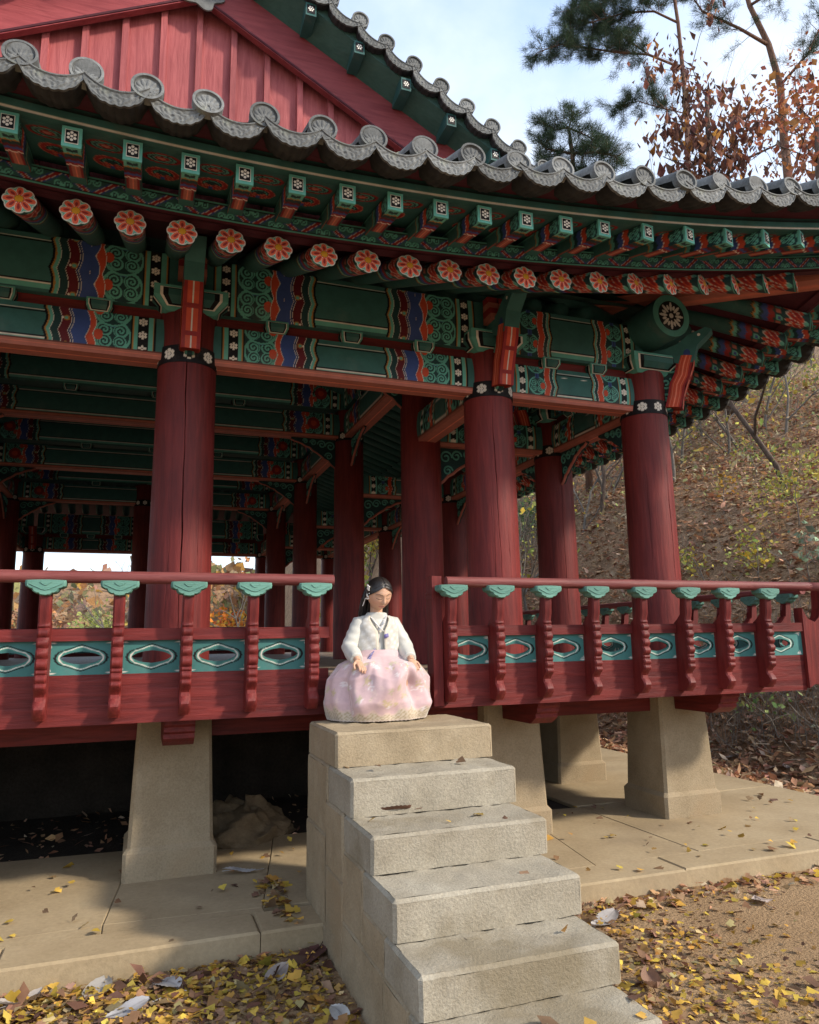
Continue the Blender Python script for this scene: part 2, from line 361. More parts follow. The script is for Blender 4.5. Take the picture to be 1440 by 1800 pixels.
def band_mesh(r,h=.125):
    mb=MB(); A=np.linspace(0,2*math.pi,257); Z=np.linspace(-h/2,h/2,26); th,zz=np.meshgrid(A,Z,indexing='ij')
    c=np.tile(C_BK*1.5,(th.size,1)); step=2*math.pi/9
    x=((th.ravel()+math.pi/2+step/2)%step-step/2)*r; flower6(c,x,zz.ravel(),0,0,.046)
    rr=r+.005; mb.grid(np.stack([rr*np.cos(th),rr*np.sin(th),zz],-1),0,c)
    for s in (-1,1):
        P=np.stack([np.stack([q*np.cos(A),q*np.sin(A),np.full_like(A,s*h/2)],-1) for q in ((r-.01,rr) if s>0 else (rr,r-.01))],1); mb.grid(P,0,C_BK*1.5)
    return mb.mesh('band',MT['paint'],True)
cm_out=column_mesh(ZFLOOR-.18,3.72,HB); cm_core=column_mesh(ZFLOOR-.18,4.55,HI)
bm=band_mesh(RC*1.012); 
def column(x,y,core=False,dense=None,rz=0):
    me=column_mesh(ZFLOOR-.18,3.72,HB,True,dense) if dense is not None else (cm_core if core else cm_out)
    c=link('column',me,PAV,(x,y,0),(0,0,rz)); link('column_band',bm,c,(0,0,HI if core else HB)); return c
dn=0
for i,x in enumerate(XF):
    column(x,0,dense=dn if i>=2 else None); dn+= (i>=2)
for j in range(1,6):
    column(XF[4],YS[j],dense=7 if j==1 else None); column(XF[0],YS[j])
for x in (XF[1],-.22,XF[3]): column(x,YS[5])
for j in (1,2,3,4):
    for x in (XF[1]-.3,XF[3]): column(x,YS[j],True,rz=.7)
column(-.25,YS[4],True)
# stone posts ----------------------------------------------------
def post_mesh():
    mb=MB(); a=.276; b=.252; c=.222
    def ring(h,z,ch=.02): return [(-h+ch,-h,z),(h-ch,-h,z),(h,-h+ch,z),(h,h-ch,z),(h-ch,h,z),(-h+ch,h,z),(-h,h-ch,z),(-h,-h+ch,z)]
    lv=[(a,-.12),(a,.155),(a-.012,.17),(b,.185),(c,ZP-.004),(c-.01,ZP)]
    V=[p for h,z in lv for p in ring(h,z)]; F=[(i*8+k,i*8+(k+1)%8,(i+1)*8+(k+1)%8,(i+1)*8+k) for i in range(len(lv)-1) for k in range(8)]
    F.append(tuple((len(lv)-1)*8+k for k in range(8))); mb.add(V,F); return mb.mesh('stone_post',MT['granite'])
pm=post_mesh()
for x in XF:
    for y in (YS if x in (XF[0],XF[4]) else (YS[0],YS[5])): link('stone_post',pm,PAV,(x,y,0))
# floor frame ----------------------------------------------------
YO=.86   # balcony overhang (fascia plane)
def mbox(name,mat,*b,parent=PAV):
    mb=MB(); mb.box(*b); return mb.build(name,mat,parent)
mbox('floor_deck',MT['floorwood'],-3.95-YO+.04,3.95+YO-.04,-YO+.04,11.785+YO-.04,ZFLOOR-.05,ZFLOOR)
# floor boards that can be told apart at the stair opening
for k in range(8):
    x0=.85+k*.085; mbox('floor_board',MT['floorwood'],x0,x0+.081,-YO+.056,-.2,ZFLOOR+.002,ZFLOOR+.022)
for y in (0.,11.785): mbox('floor_beam',MT['red_x'],-3.95,3.95,y-.1,y+.1,.80,ZP+.12)
for x in (-3.95,3.95): mbox('floor_beam',MT['red_y'],x-.1,x+.1,.1,11.685,.80,ZP+.12)
for x in XF[1:4]: mbox('floor_joist',MT['red_y'],x-.09,x+.09,.1,11.685,.84,ZP+.12)
def joist_end():
    mb=MB(); pr=[(.15,.972),(-YO+.10,.972),(-YO+.10,.945),(-YO+.115,.93),(-YO+.115,.905),(-YO+.14,.89),(-YO+.14,.865),(-YO+.17,.845),(-YO+.22,.82),(.15,.82)]
    mb.prism(pr,-.085,.085,'x'); return mb.mesh('cantilever_joist',MT['red_y'])
jm=joist_end()
for x in XF: link('cantilever_joist',jm,PAV,(x,0,0))
for y in YS[1:]: link('cantilever_joist',jm,PAV,(3.95,y,0),(0,0,math.pi/2))
# beams ------------------------------------------------------------
TB=.2; Z1,H1=3.36,.30; Z2,H2=3.745,.415
def bay(x0,y0,x1,y1,res=.005,core=False):
    L=math.hypot(x1-x0,y1-y0)-.26; a=math.atan2(y1-y0,x1-x0); ux,uy=math.cos(a),math.sin(a); ox,oy=x0+ux*.13,y0+uy*.13
    short=L<1.8; s=.80 if short else 1.
    link('tie_beam',beam_mesh(L,H1,TB*.9,s,short,.052,res),PAV,(ox,oy,Z1),(0,0,a))
    L2=math.hypot(x1-x0,y1-y0); 
    link('purlin_beam',beam_mesh(L2-.10,H2,TB,s*1.08,short,0.,res),PAV,(x0+ux*.05,y0+uy*.05,Z2),(0,0,a))
    r=MB(); r.box(0,L,-.045,.045,0,.085); r.build('red_strip',MT['red_x'],PAV,loc=(ox,oy,Z1+H1),rot=(0,0,a))
    for f in ((.36,.66) if short else (.26,.5,.75)):
        d=L2*f; block(x0+ux*d,y0+uy*d,a)
def dish(w,h,dp,name):
    """bearing block: flared dish with pale rim, white line and dark field on each face"""
    mb=MB(); b=w*.66
    def face(sgn,ax):
        pass
    ring=lambda q,z,k:[(-q,-k,z),(q,-k,z),(q,k,z),(-q,k,z)]
    V=ring(b/2,0,dp*.33)+ring(w/2,h*.5,dp/2)+ring(w/2,h,dp/2)
    F=[(3,2,1,0)]+[(i*4+k,i*4+(k+1)%4,(i+1)*4+(k+1)%4,(i+1)*4+k) for i in range(2) for k in range(4)]+[(8,9,10,11)]
    mb.add(V,F,0,C_LG*.8)
    for sg in (-1,1):
        # inset panel lying on front/back : outline white then dark
        for q,col,e in ((.84,C_WH,.003),(.76,C_BK,.006),(.62,C_G*.9,.009)):
            zl=h*(.10+(1-q)*.35); zh=h*(.93-(1-q)*.35); yb=dp*.33; yt=dp/2; yl=yb+(yt-yb)*zl/(h*.5)
            hl=(b/2+(w/2-b/2)*zl/(h*.5))*q; hw=w/2*q
            for P in ([(-hl,sg*(yl+e),zl),(hl,sg*(yl+e),zl),(hw,sg*(yt+e),h*.5),(-hw,sg*(yt+e),h*.5)],[(-hw,sg*(yt+e),h*.5),(hw,sg*(yt+e),h*.5),(hw,sg*(yt+e),zh),(-hw,sg*(yt+e),zh)]):
                mb.add(P,[(0,1,2,3) if sg<0 else (3,2,1,0)],0,col)
            for P in ([(sg*(w/2+(b/2-w/2)*(1-zl/(h*.5))+e),-hl*dp/w,zl),(sg*(w/2+(b/2-w/2)*(1-zl/(h*.5))+e),hl*dp/w,zl),(sg*(w/2+e),hw*dp/w,h*.5),(sg*(w/2+e),-hw*dp/w,h*.5)],[(sg*(w/2+e),-hw*dp/w,h*.5),(sg*(w/2+e),hw*dp/w,h*.5),(sg*(w/2+e),hw*dp/w,zh),(sg*(w/2+e),-hw*dp/w,zh)]):
                mb.add(P,[(0,1,2,3) if sg>0 else (3,2,1,0)],0,col)
    return mb.mesh(name,MT['paint'])
blk=dish(.165,.10,.24,'bearing_block'); cap=dish(.50,.155,.50,'capital')
def block(x,y,a): link('bearing_block',blk,PAV,(x,y,Z1+H1-.012),(0,0,a))
for i in range(4): bay(XF[i],0,XF[i+1],0)
for j in range(5): bay(XF[4],YS[j],XF[4],YS[j+1],.0075); 
for i,(a,b) in enumerate(((XF[0],XF[1]),(XF[1],-.22),(-.22,XF[3]),(XF[3],XF[4]))): bay(a,YS[5],b,YS[5],.01)
for j in range(5): bay(XF[0],YS[j+1],XF[0],YS[j],.012)
for x in XF:
    for y in (YS if x in (XF[0],XF[4]) else (YS[0],YS[5])): link('capital',cap,PAV,(x,y,3.70))
# purlin end medallions at the near corner (side purlin shows its end to the front, front purlin to the side)
def medallion():
    mb=MB(); R=.19; rr=np.linspace(0,R,40); A=np.linspace(0,2*math.pi,121); r,a=np.meshgrid(rr,A,indexing='ij')
    c=np.tile(C_LG*.62,(r.size,1)); rv,av=r.ravel(),a.ravel(); put(c,rv<.135,C_BK)
    for k in range(16):
        aa=k*math.pi/8; x=rv*np.cos(av-aa); y=rv*np.sin(av-aa); L0,L1=(.04,.125) if k%2==0 else (.055,.10)
        put(c,(((x-(L0+L1)/2)/((L1-L0)/2))**2+(y/.0125)**2<1),C_WH*.75)
    put(c,rv<.022,C_WH*.75)
    P=np.stack([r*np.cos(a),0*r,r*np.sin(a)],-1); mb.grid(P,0,c,flip=True)
    mb.add([(R*math.cos(t),0,R*math.sin(t)) for t in A[:-1]]+[(R*math.cos(t),.5,R*math.sin(t)) for t in A[:-1]],[(k,(k+1)%120,120+(k+1)%120,120+k)[::-1] for k in range(120)],0,C_G*.9)
    return mb.mesh('purlin_end',MT['paint'],'auto')
md=medallion()
link('purlin_end',md,PAV,(3.95,-.46,4.12)); link('purlin_end',md,PAV,(4.41,0,4.12),(0,0,math.pi/2))
link('purlin_end',md,PAV,(-3.95,-.46,4.12))
# wing brackets (tongue with bird head and scroll plates) -----------
def bracket_meshes():
    # profile in (y,z), front is -y ; tongue: orange with red edge and a pale centre line
    cen=[(-.40,3.84),(-.385,3.76),(-.35,3.67),(-.315,3.58),(-.285,3.49),(-.268,3.385)]
    T=MB(); W=.062
    n=len(cen)
    for k,(hw,x0,x1,col,e) in enumerate(((.066,-W,W,C_RD,0),(.046,-W-.003,W+.003,C_RO,.0),)):
        up=[];dn=[]
        for i,(y,z) in enumerate(cen):
            a=cen[max(0,i-1)];b=cen[min(n-1,i+1)]; t=np.array([b[0]-a[0],b[1]-a[1]]); t/=np.linalg.norm(t); nn=np.array([-t[1],t[0]])
            j=.006*(1 if i%2 else -1); up.append((y+nn[0]*(hw+j),z+nn[1]*(hw+j))); dn.append((y-nn[0]*(hw-j),z-nn[1]*(hw-j)))
        T.prism(up+dn[::-1],x0,x1,'x',0,col)
    for i in range(n-1):   # front face stripes following the outer edge
        pass
    # front (outer) skin, three stripes
    for (xa,xb,col) in ((-W,-.038,C_RD),(-.038,-.005,C_RO),(-.005,.005,C_WH*.8),(.005,.038,C_RO),(.038,W,C_RD)):
        L=[]
        for i,(y,z) in enumerate(cen):
            a=cen[max(0,i-1)];b=cen[min(n-1,i+1)]; t=np.array([b[0]-a[0],b[1]-a[1]]); t/=np.linalg.norm(t); nn=np.array([t[1],-t[0]])
            if nn[0]>0: nn=-nn
            L.append((y+nn[0]*.070,z+nn[1]*.070))
        V=[(xa,y,z) for y,z in L]+[(xb,y,z) for y,z in L]; T.add(V,[(i,i+1,n+i+1,n+i)[::-1] for i in range(n-1)],0,col)
    for s in (-1,1):
        for hw,col,e in ((.034,C_PK*1.1,.004),(.029,C_RO,.0055),(.006,C_PK*1.2,.007)):
            up=[];dn=[]
            for i,(y,z) in enumerate(cen):
                a=cen[max(0,i-1)];b=cen[min(n-1,i+1)]; t=np.array([b[0]-a[0],b[1]-a[1]]); t/=np.linalg.norm(t); nn=np.array([-t[1],t[0]]); j=.007*(1 if i%2 else -1)
                up.append((s*(W+.003+e),y+nn[0]*(hw+j),z+nn[1]*(hw+j))); dn.append((s*(W+.003+e),y-nn[0]*(hw-j),z-nn[1]*(hw-j)))
            T.add(up+dn,[((i,i+1,n+i+1,n+i) if s>0 else (i,i+1,n+i+1,n+i)[::-1]) for i in range(n-1)],0,col)
    tongue=T.mesh('tongue',MT['paint'])
    B=MB() # bird head on top of the tongue
    B.prism([(-.10,3.92),(-.24,3.93),(-.34,3.96),(-.44,4.03),(-.58,4.07),(-.63,4.04),(-.57,3.98),(-.50,3.92),(-.475,3.84),(-.455,3.77),(-.36,3.76),(-.24,3.82),(-.10,3.84)],-.064,.064,'x',0,C_G*1.05)
    for s in (-1,1):
        B.add([(s*.066,-.52+.014*math.cos(a),4.01+.014*math.sin(a)) for a in np.linspace(0,6.28,9)[:-1]],[tuple(range(8)) if s>0 else tuple(range(8))[::-1]],0,C_WH)
        B.add([(s*.066,-.41+.03*math.cos(a),3.86+.035*math.sin(a)) for a in np.linspace(0,6.28,9)[:-1]],[tuple(range(8)) if s>0 else tuple(range(8))[::-1]],0,C_BL*.7)
    for y,z in ((-.47,4.065),(-.36,3.99)): B.tube([(0,y,z),(0,y-.002,z+.012)],.012,8,0,C_WH)
    bird=B.mesh('bird_head',MT['paint'])
    # scroll plate: fretted green plate either side of the tongue
    mb=MB(); xs=.03
    def spiral(cy,cz,R,turn,sg,width=.014):
        A=np.linspace(0,turn*2*math.pi,34); r=R*(1-A/A[-1]*.82); 
        for sx in (-.022,.022): mb.tube([(sx,cy+sg*r[i]*math.cos(A[i]+2.2),cz+r[i]*math.sin(A[i]+2.2)) for i in range(34)],width*.75,5,0,C_LG*.9)
    for cy,cz,R,sg in ((-.215,3.62,.055,1),(-.27,3.76,.055,1),(-.205,3.50,.045,-1),(-.21,3.41,.035,1),(-.20,3.73,.045,-1)): spiral(cy,cz,R,1.5,sg)
    mb.prism([(-.0,3.84),(-.34,3.84),(-.36,3.74),(-.32,3.64),(-.29,3.55),(-.265,3.45),(-.25,3.36),(-.17,3.36),(-.0,3.70)],-.016,.016,'x',0,C_DG*.9)
    scr=mb.mesh('scroll_plate',MT['paint'])
    return tongue,bird,scr
bt,bb,bs=bracket_meshes()
def bracket(x,y,rz,bird=True):
    o=link('wing_bracket',bs,PAV,(x,y,0),(0,0,rz)); link('tongue',bt,o)
    if bird: link('bird_head',bb,o)
for x in XF[:4]: bracket(x,0,0)
for x in XF: bracket(x,0,math.pi,False)
for j in range(1,6): bracket(3.95,YS[j],math.pi/2); bracket(3.95,YS[j],-math.pi/2,False)
bracket(3.95,0,math.pi/4)
for x in (XF[1],-.22,XF[3]): bracket(x,YS[5],0,False)
# the reddish carved boss behind the bird head
bm2=MB()
for r_ in range(4):
    for q in (-1,1): bm2.box(q*.05-.045,q*.05+.045,-.30+.02*r_,-.16,3.93+r_*.055,3.98+r_*.055,0,C_RD*.8 if r_%2 else C_OR*.8)
bme=bm2.mesh('carved_boss',MT['paint'])
for x in XF[1:4]: link('carved_boss',bme,PAV,(x,0,0))
# inner core frame --------------------------------------------------
XL=XF[1]-.3; XR=XF[3]
def core_beam(x0,y0,x1,y1,z=HI-.03):
    L=math.hypot(x1-x0,y1-y0)-.3; a=math.atan2(y1-y0,x1-x0); ox,oy=x0+math.cos(a)*.15,y0+math.sin(a)*.15
    link('core_beam',beam_mesh(L,.34,.2,1.,L<1.8,.045,.01,True),PAV,(ox,oy,z),(0,0,a))
    link('core_purlin',beam_mesh(L+.2,.36,.2,1.,L<1.8,0,.01,True),PAV,(ox-math.cos(a)*.1,oy-math.sin(a)*.1,z+.42),(0,0,a))
    for f in (.3,.5,.7): link('bearing_block',blk,PAV,(x0+(x1-x0)*f,y0+(y1-y0)*f,z+.33),(0,0,a))
for j in range(1,4): core_beam(XR,YS[j],XR,YS[j+1]); core_beam(XL,YS[j+1],XL,YS[j])
for j in (1,2,3,4):
    core_beam(XL,YS[j],XR,YS[j],HI-.03)
    if j in (2,3): 
        g=MB(); g.tube([(XL,YS[j],5.25),((XL+XR)/2,YS[j],5.36),(XR,YS[j],5.25)],.2,16,0,C_G); g.build('cross_girder',MT['paint'],PAV,True)
# aisle beams from outer to core columns
for j in (1,2,3,4):
    for x0,x1 in ((XR,XF[4]),(XF[0],XL)):
        L=abs(x1-x0)-.36; link('aisle_beam',beam_mesh(L,H1,TB*.9,.8,True,.05,.01),PAV,(min(x0,x1)+.18,YS[j],Z1))
for x in (XR,XL):
    for y0,y1 in ((YS[0],YS[1]),(YS[4],YS[5])): link('aisle_beam',beam_mesh(YS[1]-.36,H1,TB*.9,.8,True,.05,.01),PAV,(x,y0+.18,Z1),(0,0,math.pi/2))
# fretwork hanging at beam ends inside (nakyang)
def fret():
    mb=MB(); top=[(0,0),(.62,0)]; low=[]
    for i in range(13):
        t=i/12; low.append((.62*(1-t), -.02-.36*t**1.5-.018*abs(math.sin(t*15))))
    mb.prism(top+low,-.016,.016,'y',0,C_DG)
    mb.tube([(p,-.018,q) for p,q in low],.016,6,0,C_OR)
    for cx,cz,R in ((.08,-.10,.07),(.20,-.08,.06),(.10,-.24,.055),(.32,-.06,.045),(.43,-.045,.035)):
        A=np.linspace(0,9,26); mb.tube([(cx+R*(1-a/11)*math.cos(a),-.02,cz+R*(1-a/11)*math.sin(a)) for a in A],.010,5,0,C_LG*.8); mb.tube([(cx+R*(1-a/11)*math.cos(a),.02,cz+R*(1-a/11)*math.sin(a)) for a in A],.010,5,0,C_LG*.8)
    return mb.mesh('fretwork',MT['paint'])
fr=fret()
for j in range(1,5):
    for x,sg in ((XR,1),(XL,-1)):
        z=HI-.03
        for d in (1,-1):
            yy=YS[j]
            if (j==1 and d<0) or (j==4 and d>0): continue
            link('fretwork',fr,PAV,(x,yy+d*.19,z),(0,0,math.pi/2*d))
        link('fretwork',fr,PAV,(x-sg*.19,yy,z),(0,0,math.pi if sg>0 else 0))
        link('fretwork',fr,PAV,(x+sg*.19,yy,Z1),(0,0,0 if sg>0 else math.pi))
for j in range(0,5):
    for d in (1,-1):
        if (j==0 and d<0): continue
        link('fretwork',fr,PAV,(3.95,YS[j]+d*.19,Z1),(0,0,math.pi/2*d),(.8,1,.9))
# ceiling rafters over the aisles and inner ceiling ------------------
def strip(name,mat,P,flip=False):
    mb=MB(); mb.grid(np.array(P,float),0,C_G*.5,flip); return mb.build(name,mat,PAV)
strip('inner_ceiling',MT['greenwood'],[[(-3.2,1.4,5.6),(-3.2,10.4,5.6)],[(0,1.4,6.6),(0,10.4,6.6)],[(3.2,1.4,5.6),(3.2,10.4,5.6)]])
irm=MB(); irm.tube([(0,0,0),(0,2.05,.72)],.075,10,0,C_G*.85); irme=irm.mesh('ceiling_rafter',MT['paint'],True)
for k in range(44):
    y=.2+k*.27
    link('ceiling_rafter',irme,PAV,(4.0,y,4.25),(0,0,math.pi/2)); link('ceiling_rafter',irme,PAV,(-4.0,y,4.25),(0,0,-math.pi/2))
for k in range(27):
    x=-3.6+k*.27; link('ceiling_rafter',irme,PAV,(x,0,4.25)); link('ceiling_rafter',irme,PAV,(x,11.785,4.25),(0,0,math.pi))
# ================================================================ eaves
OVR,OVB,OVT=1.25,1.72,1.95
ZR0,ZB0,ZT0=3.685,3.795,3.985
CX,CY=.2,5.9
def spaced(start,step,limit,grow):
    L=[];x=start
    while x<limit: L.append(x); x+=step if x<2.3 else step*grow
    return L
def front_xs(a,b,step,lim,grow=1.13): return sorted([-(x) for x in spaced(-a,step,lim,grow)]+spaced(b,step,lim,grow))
def fan(px,py,x,y): return math.atan2(x-px,-(y-py))
# round rafter with painted end
def rafter_meshes():
    R=.076; L=1.55; slope=.44
    ys=np.concatenate([np.arange(0,.62,.0125),np.linspace(.64,L,5)]); A=np.linspace(0,2*math.pi,49)
    yy,aa=np.meshgrid(ys,A,indexing='ij'); r=R*(1-.03*np.exp(-yy/.05))
    P=np.stack([r*np.cos(aa),yy,yy*slope+r*np.sin(aa)],-1)
    c=np.tile(C_G*.75,(yy.size,1)); y=yy.ravel(); a=aa.ravel(); s=a*R
    wv=.02*np.abs(np.sin(a*3))
    e=y+wv
    for p,q,col in ((.0,.30,C_DG),(.30,.345,C_RD),(.345,.39,C_BL),(.39,.42,C_DG),(.42,.45,C_LG),(.45,.465,C_OC),(.465,.475,C_BK)): put(c,(e>=p)&(e<q),col)
    # half lotus on the flanks of the tip: petals
    for k in range(4):
        a0=k*math.pi/2+math.pi/4; ds=((a-a0+math.pi)%(2*math.pi)-math.pi)*R
        for j in range(-2,3):
            ang=j*.42; px=(y-.05)*math.cos(ang)-ds*math.sin(ang); py=(y-.05)*math.sin(ang)+ds*math.cos(ang)
            q=((px-.075)/.072)**2+(py/.021)**2
            put(c,(q<1.25)&(y<.22),C_WH*.7); put(c,(q<1)&(y<.22),C_RO*.95); put(c,(q<.35)&(y<.22),C_RD)
        put(c,(np.hypot(y-.04,ds)<.022),C_LG)
        put(c,(np.hypot(y-.245,ds)<.028),C_LG); put(c,(np.hypot(y-.245,ds)<.017),C_BL); put(c,(np.hypot(y-.25,ds-.055)<.024),C_OR)
    put(c,y<.012,C_LG)
    mb=MB(); mb.grid(P,0,c,flip=True); raf=mb.mesh('rafter',MT['paint'],True)
    # flower plate on the end
    f=MB(); nR=22; A=np.linspace(0,2*math.pi,145); t=np.linspace(0,1,nR)
    Ro=.074*(1+.13*np.abs(np.cos(4*A))**.7); rr=t[:,None]*Ro[None,:]; aa=np.repeat(A[None,:],nR,0)
    x=rr*np.cos(aa); z=rr*np.sin(aa); c=np.tile(C_LG,(x.size,1)); xv,zv=x.ravel(),z.ravel(); av=aa.ravel(); tv=np.repeat(t,145)
    put(c,tv>.93,C_WH*.85)
    for k in range(8):
        a0=k*math.pi/4; px=xv*math.cos(a0)+zv*math.sin(a0); py=-xv*math.sin(a0)+zv*math.cos(a0)
        q=((px-.050)/.030)**2+(py/.0168)**2; put(c,q<1.30,C_WH*.85); put(c,q<1.0,lin(228,104,74)); q2=((px-.046)/.017)**2+(py/.0070)**2; put(c,q2<1,C_RD)
    put(c,np.hypot(xv,zv)<.0235,C_RD*.8); put(c,np.hypot(xv,zv)<.0205,C_YE)
    hh=-.006-.006*np.cos(np.pi*rr/.085)
    P=np.stack([x,hh+0*x,z],-1); f.grid(P,0,c,flip=True)
    f.add([(Ro[k]*math.cos(A[k]),.004 if j else hh[-1,k],Ro[k]*math.sin(A[k])) for j in (0,1) for k in range(144)],[(k,(k+1)%144,144+(k+1)%144,144+k)[::-1] for k in range(144)],0,C_LG*.7)
    return raf,f.mesh('flower_end',MT['paint'],True)
rafm,flm=rafter_meshes()
def flying_meshes():
    W,H,L,sl=.082,.10,.62,.20
    mb=MB(); ys=np.concatenate([np.arange(0,.42,.01),[L]])
    def side(pts,norm_flip,fn):
        # pts: list of (x,z) across, painted by fn(across t, y)
        t=np.linspace(0,1,15); yy,tt=np.meshgrid(ys,t,indexing='ij'); (x0,z0),(x1,z1)=pts
        P=np.stack([x0+(x1-x0)*tt,yy,z0+(z1-z0)*tt+yy*sl],-1); mb.grid(P,0,fn(tt.ravel(),yy.ravel()),flip=norm_flip)
    def fbot(t,y):
        c=np.tile(C_DG,(t.size,1)); put(c,(t>.14)&(t<.86),C_RD*.8); put(c,(t>.27)&(t<.73),C_OR*.85); put(c,np.abs(t-.5)<.05,C_PK*1.1); put(c,y>.34,C_G)
        e=y+.012*np.abs(np.sin(t*math.pi*2))
        for a,b,col in ((0,.07,C_LG),(.07,.085,C_OC),(.085,.12,C_DG),(.12,.15,C_MA),(.15,.175,C_BL),(.175,.2,C_RD),(.2,.21,C_WH)): put(c,(e>=a)&(e<b),col)
        put(c,(e>.02)&(e<.055)&(np.abs(t-.5)<.3),C_DG); return c
    def fside(t,y):
        c=np.tile(C_G,(t.size,1)); e=y+.016*np.abs(np.sin(t*math.pi*1.5))
        for a,b,col in ((0,.02,C_LG),(.02,.13,C_DG),(.13,.175,C_RO*.9),(.175,.18,C_WH),(.18,.225,C_BL),(.225,.26,C_DG),(.26,.29,C_LG*.8),(.29,.30,C_OC)): put(c,(e>=a)&(e<b),col)
        for cy,ct in ((.05,.3),(.05,.72),(.095,.5)):
            sub=(e<.13)&(y>.02); cc=c[sub]; scroll(cc,y[sub],t[sub]*.1,cy,ct*.1,.024,n=2); c[sub]=cc
        put(c,(t>.86)&(y>.30),C_LG*.8); put(c,(t<.10)&(y>.30),C_OR); return c
    side([(-W/2,-H/2),(W/2,-H/2)],False,fbot)
    side([(-W/2,H/2),(-W/2,-H/2)],False,lambda t,y:fside(1-t,y)); side([(W/2,-H/2),(W/2,H/2)],False,fside)
    fl=mb.mesh('flying_rafter',MT['paint'],'auto')
    e=MB(); e.box(-W/2-.004,W/2+.004,-.014,.0,-H/2-.004,H/2+.004,0,C_LG)
    for q,col,d in ((.74,C_WH,.016),(.66,C_BK,.018)): e.add([(-W/2*q,-d,-H/2*q),(W/2*q,-d,-H/2*q),(W/2*q,-d,H/2*q),(-W/2*q,-d,H/2*q)],[(0,1,2,3)],0,col)
    for k in range(7):
        a=k*math.pi/3+math.pi/6; r=.0165 if k<6 else 0
        e.add([(r*math.cos(a)+.0075*math.cos(b),-.021,r*math.sin(a)*1.15+.0075*math.sin(b)) for b in np.linspace(0,6.2832,11)[:-1]],[tuple(range(10))],0,C_WH)
    return fl,e.mesh('end_panel',MT['paint'])
flym,epm=flying_meshes()
def put_rafter(x,y,z,phi): 
    o=link('rafter',rafm,PAV,(x,y,z),(0,0,phi)); link('flower_end',flm,o,(0,-.003,0),(math.radians(-8),0,0))
def put_fly(x,y,z,phi):
    o=link('flying_rafter',flym,PAV,(x,y,z),(0,0,phi)); link('end_panel',epm,o)
PVX,PVY=2.2,1.75
for x in front_xs(-.114,.156,.2745,4.75,1.115):
    x_=abs(x-.02); phi=0 if x_<2.42 else math.copysign(fan(PVX,PVY,x_,-OVR),x-.02)
    put_rafter(x,-OVR,ZR0+lift_f(x),phi)
for x in front_xs(-.101,.170,.276,5.05,1.2):
    x_=abs(x-.02); phi=0 if x_<2.3 else math.copysign(fan(PVX,PVY,x_,-OVB)*.95,x-.02)
    put_fly(x,-OVB,ZB0+lift_f(x),phi)
for k in range(48):
    y=-.75+k*.278
    for sx in (1,-1):
        X=sx*(3.95+OVR); d=(y-5.9); phi=math.pi/2*sx
        if y<1.6: phi=sx*(math.pi/2-math.atan2(1.6-y,2.9)*.95)
        if y>10.2: phi=sx*(math.pi/2+math.atan2(y-10.2,2.9)*.95)
        if sx>0 or k>30 : put_rafter(X,y,ZR0+lift_s(y),phi)
        if sx>0: put_fly(sx*(3.95+OVB),y,ZB0+lift_s(y),phi)
# corner hip rafter (right) : big beam, salmon underside
def hip(sx,corner_y,sy):
    a=Vector((sx*2.3,1.7 if sy<0 else 10.1,4.9)); b=Vector((sx*(3.95+OVB+.02),corner_y,ZB0+.72)); d=(b-a); L=d.length
    mb=MB(); w=.11; zz=np.array([0.,.02,.06,.075,.09,.24,.34]); 
    cols=[C_OR,C_OR,C_OR*.9,C_PK,C_BK,C_LG*.8,C_G]
    for s in (-1,1):
        P=np.array([[(t*L,s*w,z) for z in zz] for t in (0,.25,.5,.75,1.)]); mb.grid(P,0,np.tile(np.array(cols),(5,1)),flip=(s>0))
    P=np.array([[(t*L,q,0) for q in (-w,-.02,.02,w)] for t in (0,1)]); mb.grid(P,0,np.tile(np.array([C_OR,C_OR,C_PK,C_OR]),(2,1)),flip=True)
    mb.add([(L,-w,0),(L,w,0),(L,w,.34),(L,-w,.34)],[(0,1,2,3)],0,C_G)
    o=mb.build('hip_rafter',MT['paint'],PAV); X=d.normalized(); Yv=Vector((0,0,1)).cross(X).normalized(); Zv=X.cross(Yv)
    m=Matrix.Identity(4)
    for i in range(3): m[i][0]=X[i]; m[i][1]=Yv[i]; m[i][2]=Zv[i]; m[i][3]=a[i]-Zv[i]*.30
    o.matrix_world=m
hip(1,-OVB-.02,-1); hip(-1,-OVB-.02,-1)
# strips that follow the eave curve ---------------------------------
def eave_pts(off,z,n,span=None):
    """polyline of the whole near eave: front from left corner to right corner, then right side to the back"""
    xs=np.linspace(-3.95-off,3.95+off,n); F=[(x,-off,z+lift_f(x)) for x in xs]
    ys=np.linspace(-off,11.785+off,n); zc=lift_f(3.95+off)
    return np.array(F),np.array([(3.95+off,y,z+lift_s(y)+(zc-lift_s(-off))*max(0,1-(y+off)/1.6)) for y in ys])
def eave_strip(name,mat,prof,cols=None,n=160,paint=None):
    """prof: list of (off,z); builds front and side sheets"""
    for i in (0,1):
        P=np.stack([eave_pts(o,z,n)[i] for o,z in prof],1); mb=MB()
        if paint is not None: c=paint(P)
        else: c=np.tile(np.array(cols),(n,1))
        mb.grid(P,0,c,flip=(i==1)!=False); mb.build(name,mat,PAV,'auto' if paint is None else True)
    # left side, plain copy of the right one
    P=np.stack([eave_pts(o,z,40)[1] for o,z in prof],1); P[:,:,0]*=-1; mb=MB(); mb.grid(P,0,np.tile(np.array(cols),(40,1)) if cols is not None else C_G,flip=False); mb.build(name,mat,PAV)
